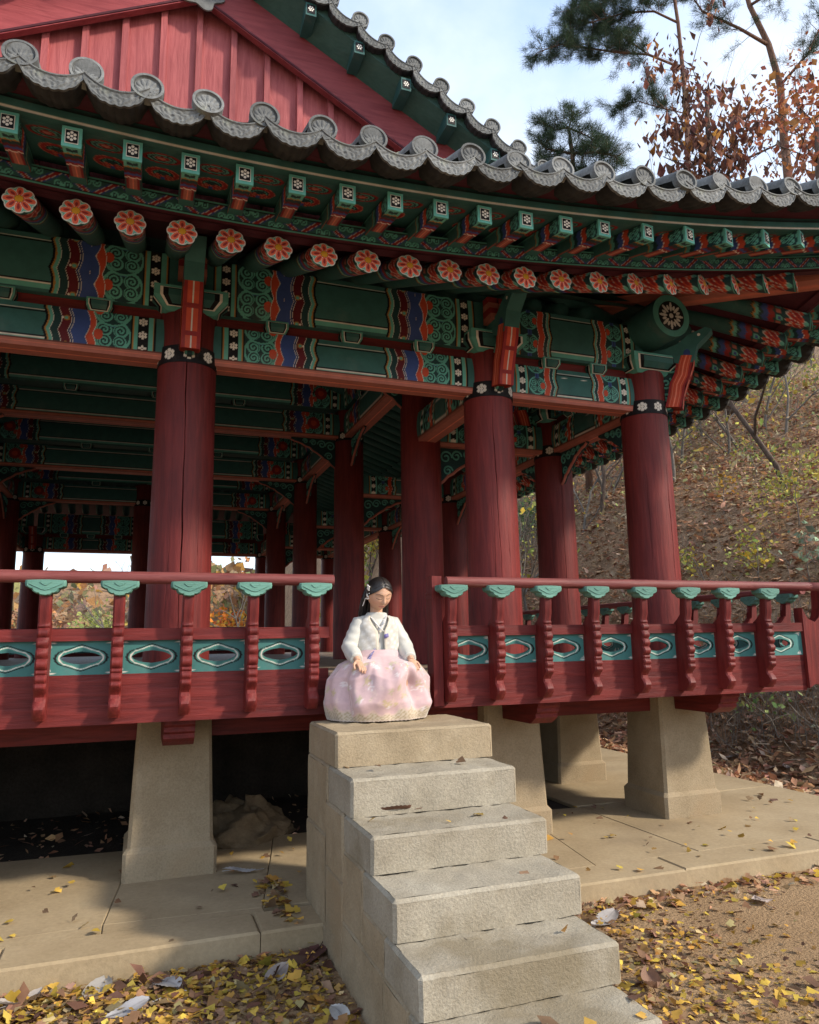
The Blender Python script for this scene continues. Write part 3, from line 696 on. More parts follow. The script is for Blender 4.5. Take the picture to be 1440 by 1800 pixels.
def pyeong(P):
    d=np.concatenate([[0],np.cumsum(np.linalg.norm(np.diff(P[:,0],axis=0),axis=1))]); u=np.repeat(d[:,None],P.shape[1],1).ravel(); v=np.tile(np.linspace(0,1,P.shape[1]),P.shape[0])
    per=.285; t=(u/per)%1; tri=np.abs(t-.5)*2   # 1 at the joints, 0 centre
    c=np.tile(C_G*.75,(u.size,1)); q=v-tri
    up=q<0
    put(c,np.abs(q)<.22,C_BL*.8); put(c,np.abs(q)<.13,C_WH*.6); put(c,np.abs(q)<.09,C_RD)
    # scrolls in both triangles
    for cx,cv in ((.5,.72),(0.,.28),(1.,.28)):
        for o in (-.085,.085):
            du=(t-cx-o)*per; dv=(v-cv)*.11; r=np.hypot(du,dv); put(c,r<.021,C_LG); put(c,r<.013,C_DG); put(c,r<.007,C_LG)
        du=(t-cx)*per; dv=(v-cv-(.12 if cx==.5 else -.12))*.11; put(c,np.hypot(du,dv)<.014,C_LG)
    put(c,(v<.10)|(v>.90),C_LG*.75); put(c,((v>.10)&(v<.14))|((v>.86)&(v<.90)),C_BK)
    return c
prof=[(OVR+.035,3.782+.108*t) for t in np.linspace(0,1,17)]
eave_strip('eave_batten',MT['paint'],prof,n=1500,paint=pyeong)
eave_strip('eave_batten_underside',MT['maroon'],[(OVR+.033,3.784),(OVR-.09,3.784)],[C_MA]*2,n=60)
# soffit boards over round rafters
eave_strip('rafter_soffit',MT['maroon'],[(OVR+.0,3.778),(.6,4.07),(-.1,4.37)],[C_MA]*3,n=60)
def soffit(P):
    d=np.concatenate([[0],np.cumsum(np.linalg.norm(np.diff(P[:,0],axis=0),axis=1))]); m=P.shape[1]
    x=np.repeat(P[:,0,0][:,None],m,1).ravel() if abs(P[0,0,0]-P[-1,0,0])>1 else np.repeat(P[:,0,1][:,None],m,1).ravel()
    v=np.tile(np.linspace(0,1,m)*.50,P.shape[0])
    per=.276; t=((x-.170)/per)%1; u=(t-.5)*per
    c=np.tile(C_G*.8,(u.size,1))
    q=np.hypot(u/.098,(v-.115)/.062)
    for r,col in ((1.0,C_RD*.9),(.80,C_BK),(.74,C_LG*.7),(.62,C_DG),(.48,C_LG*.7),(.40,C_RD*.8),(.22,C_OR)): put(c,q<r,col)
    # palmette head
    q=np.hypot(u/.088,(v-.31)/.075); 
    for r,col in ((1.06,C_PK*.8),(1.0,C_RD*1.1),(.72,C_PK*.8),(.68,C_DG),(.52,C_LG*.8),(.44,C_DG)): put(c,q<r,col)
    for s in (-1,1):
        r=np.hypot(u-s*.028,v-.345); put(c,r<.028,C_PK*.8); put(c,r<.024,C_RD*1.1); put(c,r<.012,C_PK*.8); put(c,r<.008,C_RD)
    put(c,(np.abs(u)<.012)&(v>.35)&(v<.385),C_BL)
    return c
prof=[(OVB-.01-.50*t,3.856+.11*t) for t in np.linspace(0,1,56)]
eave_strip('flying_soffit',MT['paint'],prof,n=1400,paint=soffit)
# upper fascia, maroon tile bed
eave_strip('eave_fascia',MT['paint'],[(OVB-.02,3.857),(OVB+.028,3.857),(OVB+.030,3.862),(OVB+.030,3.868),(OVB+.034,3.872),(OVB+.036,3.905),(OVB+.036,3.910),(OVB+.036,3.935),(OVB-.05,3.94)],[C_G*.8,C_G*.8,C_WH*.8,C_WH*.8,C_G,C_G,C_BK,C_G*.6,C_G*.6],n=140)
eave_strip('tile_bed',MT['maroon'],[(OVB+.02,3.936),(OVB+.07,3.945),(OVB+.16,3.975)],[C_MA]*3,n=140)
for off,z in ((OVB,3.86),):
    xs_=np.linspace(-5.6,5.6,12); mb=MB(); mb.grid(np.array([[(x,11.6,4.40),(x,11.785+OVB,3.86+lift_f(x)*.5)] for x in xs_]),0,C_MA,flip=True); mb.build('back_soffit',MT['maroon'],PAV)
for (x0,y0,x1,y1,ix,iy) in ((-4.1,-.1,4.1,-.1,0,1),(4.05,-.1,4.05,11.9,-1,0),(-4.05,-.1,-4.05,11.9,1,0),(-4.1,11.885,4.1,11.885,0,-1)):
    c0,c1=(y0,y1) if ix==0 else (.55,11.3); mb=MB(); mb.grid(np.array([[(x0,y0,4.36),(x1,y1,4.36)],[(x0+ix*2.1,c0+iy*2.1,5.16),(x1+ix*2.1,c1+iy*2.1,5.16)],[(x0+ix*3.9,c0+iy*2.3,6.4),(x1+ix*3.9,c1+iy*2.3,6.4)]]),0,C_G,flip=False); mb.build('ceiling_board',MT['greenwood'],PAV)
# ================================================================ tiles
def disc_mesh():
    R=.075; nr=26; A=np.linspace(0,2*math.pi,97); t=np.linspace(0,1,nr); rr,aa=np.meshgrid(t*R,A,indexing='ij')
    q=rr/R; h=np.where(q>.84,.012,0)+np.where((q>.74)&(q<.80),.006,0)
    x=rr*np.cos(aa); z=rr*np.sin(aa)
    inn=q<.72
    # lotus spray: petals fanning up from the base
    pet=np.zeros_like(x)
    for k in range(7):
        a0=math.pi/2+(k-3)*.42; px=(x*math.cos(a0)+(z+.03)*math.sin(a0)); py=-x*math.sin(a0)+(z+.03)*math.cos(a0)
        qq=((px-.05)/.036)**2+(py/.009)**2; pet=np.maximum(pet,np.clip(1-qq,0,1)**.5)
    for s in (-1,1):
        for zz_,rad in ((-.025,.014),(-.04,.010)): pet=np.maximum(pet,np.clip(1-np.abs(np.hypot(x-s*.024,z-zz_)-rad)/.004,0,1))
    h=h+np.where(inn,pet*.0045,0)
    mb=MB(); mb.grid(np.stack([x,-h-.004,z],-1),0,None,flip=True)
    n=96; V=[(R*math.cos(a),-.016,R*math.sin(a)) for a in A[:-1]]+[(R*math.cos(a)*.99,.028,R*math.sin(a)*.99) for a in A[:-1]]
    mb.add(V,[(k,(k+1)%n,n+(k+1)%n,n+k)[::-1] for k in range(n)]); mb.add(V[n:],[tuple(range(n))[::-1]])
    return mb.mesh('tile_disc',MT['tile'],'auto')
def drip_mesh(w=.275):
    # crescent face hanging between the discs, leaning outward, scalloped lower rim and shallow relief
    n=61; s=np.linspace(-1,1,n); m=15; t=np.linspace(0,1,m)
    top=-.056*(1-s**2)+.014; bot=top-.080*(1-.62*s**4)-.007*np.abs(np.sin(s*math.pi*3.5))
    x=s*w*.52; ss,tt=np.meshgrid(s,t,indexing='ij'); zz=top[:,None]*(1-tt)+bot[:,None]*tt
    rel=.0042*np.sin(ss*19+3*np.sin(tt*7+ss*4))*np.sin(tt*9+2*np.cos(ss*11))*(np.abs(ss)<.84)*(tt>.16)*(tt<.84)+.006*((tt<.10)|(tt>.90))
    P=np.stack([np.repeat(x[:,None],m,1),-.034-.004*tt-rel,zz],-1); mb=MB(); mb.grid(P)
    mb.grid(np.stack([P[:,-1]+np.array([0,.02,0.004]),P[:,-1]],1))
    under=np.stack([np.stack([x,np.full(n,-.02),top-.004],-1),np.stack([x,np.full(n,.16),top+.015],-1)],1); mb.grid(under,0)
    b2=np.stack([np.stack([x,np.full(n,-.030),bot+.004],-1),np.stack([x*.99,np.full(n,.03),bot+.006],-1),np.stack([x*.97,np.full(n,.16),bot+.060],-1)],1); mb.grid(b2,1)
    return mb.mesh('drip_tile',[MT['tile'],MT['tileshade']],'auto')
def cover_row(L,slope0,curv,r=.066):
    mb=MB(); n=max(2,int(L/.30)); A=np.linspace(-.15,math.pi+.15,13)
    for k in range(n):
        y0=k*L/n; y1=(k+1)*L/n+.012; P=[]
        for y,rr in ((y0,r+.006),(y1,r-.004)):
            z=slope0*y+curv*y*y; P.append([(rr*math.cos(a),y,z+rr*math.sin(a)) for a in A])
        mb.grid(np.array(P),0,None,flip=False)
        mb.add([p for p in P[0]],[tuple(range(13))[::-1]])
    return mb
def pan_row(L,slope0,curv,w=.275):
    mb=MB(); s=np.linspace(-1,1,9); n=max(2,int(L/.2))
    for k in range(n):
        y0=k*L/n; y1=(k+1)*L/n+.01; P=[]
        for y,dz in ((y0,.012),(y1,-.006)): P.append([(q*w*.5,y,slope0*y+curv*y*y-.055*(1-q*q)-.0+dz) for q in s])
        mb.grid(np.array(P),0,None,flip=True)
    return mb
dm=disc_mesh(); drm=drip_mesh()
_rc={}
def rowm(L,kind_):
    L=round(L*5)/5
    if (L,kind_) not in _rc: _rc[(L,kind_)]=(cover_row if kind_=='c' else pan_row)(L,.40,.035).mesh('cover_tile_row' if kind_=='c' else 'pan_tile_row',MT['tile'],'auto')
    return _rc[(L,kind_)]
def hipY(x): return .55-(abs(x)-2.75)*(2.6/3.2) if abs(x)>2.75 else .6
txs=[.239+.2845*i if i<8 else None for i in range(8)]; x=.239+.2845*7
while x<5.5: x+=.30; txs.append(x)
x=.239
while x>-5.5: x-=.276 if x>-2 else .3; txs.append(x)
txs=sorted(txs)
def put_tile(loc,rz,L,gap,scale=1.,tilt=0):
    link('tile_disc',dm,PAV,(loc[0]+random.uniform(-.006,.006),loc[1]+random.uniform(-.012,.008),loc[2]+random.uniform(-.006,.006)),(math.radians(-10+random.uniform(-4,4))+tilt,random.uniform(-.12,.12),rz+random.uniform(-.05,.05))); c=link('cover_tile_row',rowm(L,'c'),PAV,loc,(0,0,rz))
for i,x in enumerate(txs):
    z=ZT0+lift_t(x); L=max(.4,hipY(x)+OVT); put_tile((x,-OVT,z),0,L,.28)
    if i+1<len(txs):
        xm=(x+txs[i+1])/2; zm=ZT0+lift_t(xm)-.030; sc=(txs[i+1]-x)/.275
        slope=(lift_t(txs[i+1])-lift_t(x))/(txs[i+1]-x)
        link('drip_tile',drm,PAV,(xm,-OVT+.015+random.uniform(-.008,.008),zm+random.uniform(-.006,.006)),(random.uniform(-.06,.06),-math.atan(slope)+random.uniform(-.02,.02),0),(sc,1,1)); link('pan_tile_row',rowm(max(.4,hipY(xm)+OVT),'p'),PAV,(xm,-OVT+.02,zm+.03),(0,0,0),(sc,1,1))
ys=np.arange(-1.6,13.6,.285)
for y in ys:
    z=ZT0+lift_s(y); L=min(3.0,max(.4,(y+1.95)*1.2)) if y<2 else 3.0
    for sx in (1,-1):
        if sx<0 and y>1.5: continue
        put_tile((sx*(3.95+OVT),y,z),sx*math.pi/2,L,.28)
        link('drip_tile',drm,PAV,(sx*(3.95+OVT-.015),y+.1425,ZT0+lift_s(y+.1425)-.035),(0,0,sx*math.pi/2)); link('pan_tile_row',rowm(L,'p'),PAV,(sx*(3.95+OVT-.02),y+.1425,ZT0+lift_s(y+.1425)-.005),(0,0,sx*math.pi/2))
# ---- gable and main roof -------------------------------------------
YG,YBK,YV=.40,.30,.0
lo=[onY(380,22,YBK),onY(700,262,YBK)]; up=[onY(440,0,YBK),onY(800,240,YBK)]; lf=[onY(300,12,YBK),onY(0,65,YBK)]
mr=(lo[1][2]-lo[0][2])/(lo[1][0]-lo[0][0]); ml=(lf[0][2]-lf[1][2])/(lf[0][0]-lf[1][0])
mAv=(abs(mr)+abs(ml))/2
XA=((lf[0][2]-ml*lf[0][0])-(lo[0][2]-mr*lo[0][0]))/(mr-ml); ZA=lo[0][2]+mr*(XA-lo[0][0])   # apex of the lower edges
BH=up[0][2]-(ZA+mr*(up[0][0]-XA))  # vertical height of the board
for sg,m_ in ((1,abs(mr)),(-1,abs(ml))):
    mb=MB(); pr=[]; n=10; XE=3.0
    lowe=[(XA+sg*t*XE/n, ZA-m_*t*XE/n+.05*math.sin(math.pi*t/n)*0) for t in range(n+1)]; upe=[(x,z+BH*(1+.05*abs(x-XA))) for x,z in lowe]
    poly=lowe+upe[::-1]; mb.prism(poly if sg>0 else poly[::-1],YBK-.03,YBK+.03,'y'); mb.build('bargeboard',MT['barge'],PAV)
    # narrow pale moulding along its lower edge
    mb=MB(); mb.tube([(x,YBK-.03,z+.02) for x,z in lowe],.012,6); mb.build('bargeboard_trim',MT['maroon'],PAV)
# planks with battens
pxb=[(6,80),(82,60),(152,55),(222,45),(290,25),(352,30),(411,80),(469,125),(526,170),(580,210)]
bx=[onY(u,v,YG)[0] for u,v in pxb]; bx=[bx[0]-.66,bx[0]-.33]+bx+[bx[-1]+.31,bx[-1]+.62,bx[-1]+.93]
for i in range(len(bx)-1):
    x0,x1=bx[i],bx[i+1]; xm=(x0+x1)/2; zt=ZA+BH*.6-min(abs(mr),abs(ml))*abs(xm-XA)
    mb=MB(); dy=random.uniform(-.006,.006); mb.box(x0+.003,x1-.003,YG+dy,YG+.03+dy,4.7,max(5.,zt+.15)); mb.build('gable_plank',MT['plank'],PAV)
for x in bx:
    zt=ZA+BH*.5-min(abs(mr),abs(ml))*abs(x-XA); mb=MB(); mb.prism([(x-.028,YG+.01),(x-.024,YG-.045),(x+.024,YG-.045),(x+.028,YG+.01)],4.7,max(5.,zt+.1),'z'); mb.build('gable_batten',MT['plank'],PAV)
mb=MB()  # iron cloud ornament where the boards meet
A=np.linspace(0,2*math.pi,49)[:-1]; mb.prism([((.16+.03*math.cos(5*a))*math.cos(a)+XA,(.16+.03*math.cos(5*a))*math.sin(a)*.8+ZA+.03) for a in A],YBK-.05,YBK-.034,'y'); mb.tube([(XA,YBK-.05,ZA+.03),(XA,YBK-.06,ZA+.03)],.05,12); mb.build('ornament_plate',MT['tile'],PAV)
# verge: discs are at known pixels on plane YV
vp=[(632,35),(680,73),(726,113),(774,152),(820,189),(867,224),(911,256)]; V3=[onY(u,v,YV) for u,v in vp]
mv=np.polyfit([p[0] for p in V3],[p[2] for p in V3],1); stepv=(V3[-1][0]-V3[0][0])/6
vz=lambda x: mv[1]+mv[0]*(abs(x-XA)+XA)+.018*(abs(x-XA)-1.7)**2*0
ka=int((V3[0][0]-XA)/stepv)
xs=[V3[0][0]+stepv*k for k in range(-ka,9)]; ang=math.atan(mv[0])
for sg in (1,-1):
    for x in xs:
        X=XA+sg*(x-XA); z=vz(X)
        link('tile_disc',dm,PAV,(X+random.uniform(-.008,.008),YV,z+random.uniform(-.006,.006)),(math.radians(-4+random.uniform(-4,4)),random.uniform(-.12,.12),random.uniform(-.05,.05))); link('cover_tile_row',rowm(.6,'c'),PAV,(X,YV,z),(-.38,0,0))
        link('drip_tile',drm,PAV,(X+sg*stepv/2,YV+.01,vz(X+sg*stepv/2)-.045),(0,-sg*ang,0),(1.12,1,1))
    # verge board (green) and its small blocks
    xe=[XA+sg*t for t in (0,.8,1.6,2.4,3.3)]
    mb=MB(); mb.grid(np.array([[(x,YV+.05,vz(x)-.10),(x,YV+.05,vz(x)-.19),(x,YBK-.03,ZA-abs(mr)*abs(x-XA)+BH*(1+.05*abs(x-XA))-.02)] for x in xe]),0,C_G,flip=sg>0); mb.build('verge_soffit',MT['greenwood'],PAV)
    for t in np.arange(.45,3.2,.42):
        X=XA+sg*t; z=vz(X)-.19; mb=MB(); mb.box(-.045,.045,-.01,.24,-.12,.0,0,C_G*.7); e=[(0,0)]
        mb.add([(-.034,-.013,-.10),(.034,-.013,-.10),(.034,-.013,-.02),(-.034,-.013,-.02)],[(0,1,2,3)],0,C_BK)
        for k in range(7):
            a=k*math.pi/3; r=.018 if k<6 else 0; mb.add([(r*math.cos(a)+.0075*math.cos(b),-.016,-.06+r*math.sin(a)+.0075*math.sin(b)) for b in np.linspace(0,6.2832,9)[:-1]],[tuple(range(8))],0,C_WH)
        mb.build('verge_block',MT['paint'],PAV,loc=(X,YV+.02,z))
# main slopes and ridge
def main_z(x): return vz(XA+abs(x-XA))
for sg in (1,-1):
    mb=MB(); L=3.45; 
    X=[XA+sg*t for t in np.linspace(0,L,8)]; mb.grid(np.array([[(x,YV+.1,main_z(x)-.06),(x,11.7,main_z(x)-.06)] for x in X]),0,None,flip=sg<0); mb.build('roof_slope',MT['tile'],PAV)
    rw=cover_row(L,.0,.0); me=None
    for k in range(40):
        y=YV+.55+k*.285
        if me is None:
            mb=MB(); A=np.linspace(-.1,math.pi+.1,9); T=np.linspace(0,L,9); mb.grid(np.array([[(t,.074*math.cos(a),vz(XA+t)-vz(XA)+.074*math.sin(a)-.03) for a in A] for t in T]),0,None,flip=False); me=mb.mesh('cover_tile_row',MT['tile'],'auto')
        link('cover_tile_row',me,PAV,(XA,y,vz(XA)),(0,0,0 if sg>0 else math.pi))
mb=MB(); mb.box(XA-.16,XA+.16,YV-.05,11.8,vz(XA)-.1,vz(XA)+.55); mb.build('ridge',MT['tile'],PAV)
for sg in (1,-1):
    a=Vector((XA+sg*3.1,YV+.1,main_z(XA+3.1)+.0)); b=Vector((sg*5.85,-1.9,ZT0+.78)); mb=MB(); pts=[a.lerp(b,t)-Vector((0,0,.22*math.sin(math.pi*t))) for t in np.linspace(0,1,8)]
    mb.tube(pts,.11,10); mb.build('hip_ridge',MT['tile'],PAV,True)
# ================================================================ railing
YP=-YO      # panel / fascia plane
YB=-1.0     # baluster front
sxr=lambda X: -.24+(X+.24)*.975
BX_L=[sxr(v) for v in (-1.46,-1.09,-.721,-.351,.016,.384,.747)]; BX_R=[sxr(v) for v in (1.649,1.989,2.347,2.731,3.132,3.52,3.885,4.273)]
def baluster_mesh():
    # side profile (y,z): front is -y. wing widens back to the panel at mid rail, beads down the front
    back=[(-.955,1.735),(-.955,1.66),(-.945,1.60),(-.92,1.55),(-.885,1.515),(YP-.001,1.49),(YP-.001,1.02)]
    front=[(-.945,1.015),(-.955,1.03),(-.975,1.045),(-.985,1.075),(-.972,1.10),(-.955,1.115),(-.952,1.135),(-.965,1.155),(-.985,1.17)]
    z=1.17
    for k,(h,b) in enumerate(((.036,.014),(.042,.016),(.026,.010),(.056,.022),(.054,.022),(.054,.022),(.050,.020),(.022,.010))):
        for t in (.04,.25,.5,.75,.96): front.append((-.982-b*math.sin(math.pi*t)**.6,z+h*t))
        z+=h
    front+=[(-.985,z+.01),(-.998,1.56),(-1.002,1.64),(-1.002,1.735)]
    mb=MB(); W=.030
    poly=back+front
    # bevel: three slices in x
    def inset(p,e): 
        c=np.mean(poly,0); return [(y+(-e if y>-.93 else e)*(1 if y<YP-.01 else 0),zz) for y,zz in p]
    n=len(poly); sl=[(-W,inset(poly,.010)),(-W+.009,poly),(W-.009,poly),(W,inset(poly,.010))]
    V=[(x,y,zz) for x,p in sl for y,zz in p]; F=[tuple(range(n)),tuple(range(3*n,4*n))[::-1]]
    for s in range(3): F+=[(s*n+i,(s+1)*n+i,(s+1)*n+(i+1)%n,s*n+(i+1)%n) for i in range(n)]
    mb.add(V,F); return mb.mesh('baluster',MT['red_z'],'auto')
def lotus_cap():
    w=.105; pts=[]
    for t in np.linspace(0,1,15): pts.append((-w+2*w*t,.036+.004*math.sin(t*math.pi)))
    low=[(.108,.02),(.104,.002),(.088,-.008),(.074,-.010),(.066,-.026),(.050,-.036),(.036,-.036),(.028,-.046),(0,-.05),(-.028,-.046),(-.036,-.036),(-.050,-.036),(-.066,-.026),(-.074,-.010),(-.088,-.008),(-.104,.002),(-.108,.02)]
    poly=pts[::1]+low; mb=MB(); n=len(poly); c=np.mean(poly,0); V=[]
    for y,sc in ((-.050,.90),(-.040,1.),(.040,1.),(.050,.90)): V+=[(c[0]+(p-c[0])*sc,y,c[1]+(q-c[1])*sc) for p,q in poly]
    F=[tuple(range(n)),tuple(range(3*n,4*n))[::-1]]
    for s in range(3): F+=[(s*n+i,(s+1)*n+i,(s+1)*n+(i+1)%n,s*n+(i+1)%n) for i in range(n)]
    mb.add(V,F)
    # carved vein lines on the front
    for y in (-.0525,.0525):
        mb.tube([(-.085,y,.016),(-.05,y,.0),(-.02,y,-.014),(.0,y,-.018),(.02,y,-.014),(.05,y,.0),(.085,y,.016)],.0022,5)
        mb.tube([(-.03,y,.026),(-.012,y,.012),(0,y,.008),(.012,y,.012),(.03,y,.026)],.0022,5)
    return mb.mesh('lotus_cap',MT['capgreen'],'auto')
blm=baluster_mesh(); lcm=lotus_cap()
def baluster(x,y,rz):
    o=link('baluster',blm,PAV,(x,y,0),(0,0,rz)); link('lotus_cap',lcm,o,(0,-.978,1.775-.074),(0,0,0),(.91,.95,.95))
def panel_mesh(w,h=.18):
    """green board with an eye-shaped opening cut through, painted outline, dots in the corners"""
    n=96; m=22; A=np.linspace(0,2*math.pi,n+1); ca,sa=np.cos(A),np.sin(A)
    a,b=min(.085,w*.27),.043
    def eye(k): return 1/((np.abs(ca)/(a*k))**1.35+(np.abs(sa)/(b*k*1.04))**1.6)**(1/1.47)
    hole=eye(1.); rect=np.minimum(w/2/np.maximum(np.abs(ca),1e-6),h/2/np.maximum(np.abs(sa),1e-6))
    mb=MB(); T=np.linspace(0,1,m)**1.3
    R=hole[None,:]*(1-T[:,None])+rect[None,:]*T[:,None]; x=R*ca; z=R*sa
    q=(np.abs(x)/a)**1.35+(np.abs(z)/(b*1.04))**1.6; q=q**(1/1.47)
    c=np.tile(C_G*1.25,(x.size,1)); qv=q.ravel(); xv=x.ravel(); zv=z.ravel()
    qs=qv+.05*np.cos(np.arctan2(zv/b,xv/a)*6)
    put(c,qs<1.60,C_BK*1.6); put(c,qs<1.47,C_LG*.5); put(c,qs<1.37,C_WH*.8); put(c,qs<1.27,C_LG*.5); put(c,qs<1.10,C_G)
    for sx in (-1,1):
        for sz in (-1,1):
            for dx,dz in ((.012,.012),(.030,.012),(.012,.030)): put(c,np.hypot(xv-sx*(w/2-.012-dx),zv-sz*(h/2-dz))<.0075,C_WH*.85)
    for y,fl in ((-.012,True),(.012,False)): mb.grid(np.stack([x,np.full_like(x,y),z],-1),0,c,flip=fl)
    mb.grid(np.stack([np.stack([x[0],np.full(n+1,y),z[0]],-1) for y in (-.012,.012)],0),0,C_G,flip=False)
    return mb.mesh('railing_panel',MT['paint'])
_pc={}
def railing(x0,x1,xs,end_panels=True,res=1):
    """returns list of local objects built along x at plane y=YP; used for the front and, turned, for the side"""
    objs=[]
    def bx(name,mat,*b):
        mb=MB(); mb.box(*b); objs.append((name,mb.mesh(name,mat),(0,0,0),None))
    bx('fascia_board',MT['red_x'],x0,x1,YP,YP+.05,.975,1.24)
    bx('middle_rail',MT['red_x'],x0,x1,YP-.022,YP+.04,1.42,1.485)
    mb=MB(); mb.tube([(x0 if not end_panels else x0,-.978,1.757),(x1,-.978,1.757)],.0335,14); objs.append(('handrail',mb.mesh('handrail',MT['redrail'],'auto'),(0,0,0),None))
    ed=[x0]+list(xs)+[x1]
    for a,b in zip(ed[:-1],ed[1:]):
        w=b-a
        if w<.12: continue
        k=round(w,2)
        if k not in _pc: _pc[k]=panel_mesh(w-.0)
        objs.append(('railing_panel',_pc[k],((a+b)/2,YP+.014,1.33),None))
    return objs
def place(objs,M=None,xs=()):
    for name,me,loc,_ in objs:
        o=link(name,me,PAV,loc)
        if M is not None: o.matrix_world=M@Matrix.Translation(loc)
    for x in xs:
        o=link('baluster',blm,PAV,(x,0,0)); 
        if M is not None: o.matrix_world=M@Matrix.Translation((x,0,0))
        link('lotus_cap',lcm,o,(0,-.978,1.775-.074),(0,0,0),(.91,.95,.95))
XO0,XO1=.842,1.565      # stair opening
XC=4.60                 # corner post
place(railing(-4.6,XO0-.005,sorted([-1.83,-2.2,-2.57,-2.94,-3.31,-3.68,-4.05,-4.42]+BX_L)),None,sorted([-1.83,-2.2,-2.57,-2.94,-3.31,-3.68,-4.05,-4.42]+BX_L))
place(railing(XO1,XC,BX_R),None,BX_R)
# low fascia across the opening, opening post, corner post with scroll foot
mbox('opening_sill',MT['red_x'],XO0-.005,XO1,YP+.004,YP+.054,.975,ZFLOOR)
mb=MB(); mb.box(XO1-.065,XO1+.0,YP-.045,YP+.06,.99,1.80); mb.box(XO1-.07,XO1+.005,YP-.05,YP+.065,1.66,1.675); mb.box(XO1-.07,XO1+.005,YP-.05,YP+.065,1.69,1.70); mb.build('opening_post',MT['red_z'],PAV)
def corner_board():
    mb=MB(); pts=[(XC,1.60),(XC+.05,1.515),(XC+.12,1.49),(XC+.17,1.53),(XC+.19,1.60),(XC+.20,1.74),(XC+.28,1.74),(XC+.30,1.3),(XC+.29,1.22),(XC+.25,1.20),(XC+.22,1.15),(XC+.22,1.09),(XC+.19,1.04),(XC+.12,1.01),(XC+.06,1.02),(XC,.99)]
    mb.prism(pts[::-1],YP-.03,YP+.05,'y'); mb.tube([(XC+.17,YP-.034,1.13),(XC+.19,YP-.034,1.08),(XC+.15,YP-.034,1.05),(XC+.12,YP-.034,1.07)],.006,6); return mb.mesh('corner_bracket',MT['red_z'],'auto')
cb=corner_board(); link('corner_bracket',cb,PAV)
# side railing (right): local x runs along +Y from the corner
Ms=Matrix.Translation((3.95,0,0))@Matrix.Rotation(math.pi/2,4,'Z')
sx_=[-.44+k*.372 for k in range(34)]
place(railing(-.62,12.4,sx_),Ms,sx_)
Ml=Matrix.Translation((-3.95,11.785,0))@Matrix.Rotation(-math.pi/2,4,'Z')
place(railing(-.62,12.4,sx_),Ml,sx_)
Mb=Matrix.Translation((0,11.785,0))@Matrix.Rotation(math.pi,4,'Z')
bxs=[-4.4+k*.372 for k in range(24)]
place(railing(-4.6,4.6,bxs),Mb,bxs)
mb=MB(); mb.tube([(XC-.02,-.978,1.757),(4.97,-.978,1.757)],.0335,12); mb.build('handrail',MT['redrail'],PAV,True)
# ================================================================ terrace, stairs, ground
GZ=-.12
TER=thing('stone_terrace','sandy beige paved terrace with granite kerb under the pavilion','terrace')
def slab(name,poly,z0,z1,mat,par,bev=.012):
    mb=MB(); n=len(poly); c=np.mean(poly,0)
    def ins(e): return [((p[0]-c[0])*(1-e/max(.2,abs(p[0]-c[0])))+c[0] if abs(p[0]-c[0])>.05 else p[0],(p[1]-c[1])*(1-e/max(.2,abs(p[1]-c[1])))+c[1] if abs(p[1]-c[1])>.05 else p[1]) for p in poly]
    r=[(poly,z0),(poly,z1-bev),(ins(bev),z1)]
    V=[(x,y,z) for p,z in r for x,y in p]; F=[tuple(2*n+i for i in range(n))]+[(s*n+i,s*n+(i+1)%n,(s+1)*n+(i+1)%n,(s+1)*n+i) for s in range(2) for i in range(n)]
    mb.add(V,F); return mb.build(name,mat,par)
TY=-1.345
kx=[-5.2,-3.6,-2.1,-.78,.385,1.75,2.95,4.2,5.45]
for a,b in zip(kx[:-1],kx[1:]): slab('kerb_stone',[(a+.002,TY+random.uniform(-.012,.012)),(b-.002,TY+random.uniform(-.012,.012)),(b-.002,-1.06),(a+.002,-1.06)],GZ-.2,0.,MT['terrace'],TER)
px=[-5.2,-2.6,-.35,1.0,2.5,2.62,3.9,5.45]
cr=[(-5.2,-.98),(-2.6,-1.03),(-.35,-.93),(.45,-.99),(1.2,-1.06),(2.5,-1.06),(3.3,-1.05),(5.45,-1.06)]
bk=[(-5.2,.55),(-2.6,.62),(-.2,.50),(.75,.46),(1.7,.52),(2.75,.42),(3.3,.38),(5.45,.42)]
for i in range(len(cr)-1):
    f0,f1,b0,b1=cr[i],cr[i+1],bk[i],bk[i+1]; e=.002
    slab('paving_slab',[(f0[0]+e,f0[1]+.003),(f1[0]-e,f1[1]+.003),(b1[0]-e,b1[1]),(b0[0]+e,b0[1])],GZ-.2,-.004+random.uniform(-.003,.003),MT['terrace'],TER,.005)
    slab('paving_slab',[(f0[0]+e,-1.054),(f1[0]-e,-1.054),(f1[0]-e,f1[1]-.003),(f0[0]+e,f0[1]-.003)],GZ-.2,-.003,MT['terrace'],TER,.004) if min(f0[1],f1[1])>-1.05 else None
for (a,b) in ((3.3,5.45),):
    for y0,y1 in ((.43,2.3),(2.305,5.),(5.005,9.),(9.005,13.2)): slab('paving_slab',[(a,y0),(b,y0),(b,y1),(a,y1)],GZ-.2,-.006,MT['terrace'],TER,.006)
STR=thing('stone_stairs','block granite stairs of six steps rising to the pavilion floor','stairs')
steps=[(-1.55,-.93,.945,.775),(-1.86,-1.42,.772,.603),(-2.19,-1.75,.600,.450),(-2.49,-2.08,.447,.297),(-2.77,-2.38,.294,.155),(-3.03,-2.66,.152,-.02)]
rs=random.Random(3)
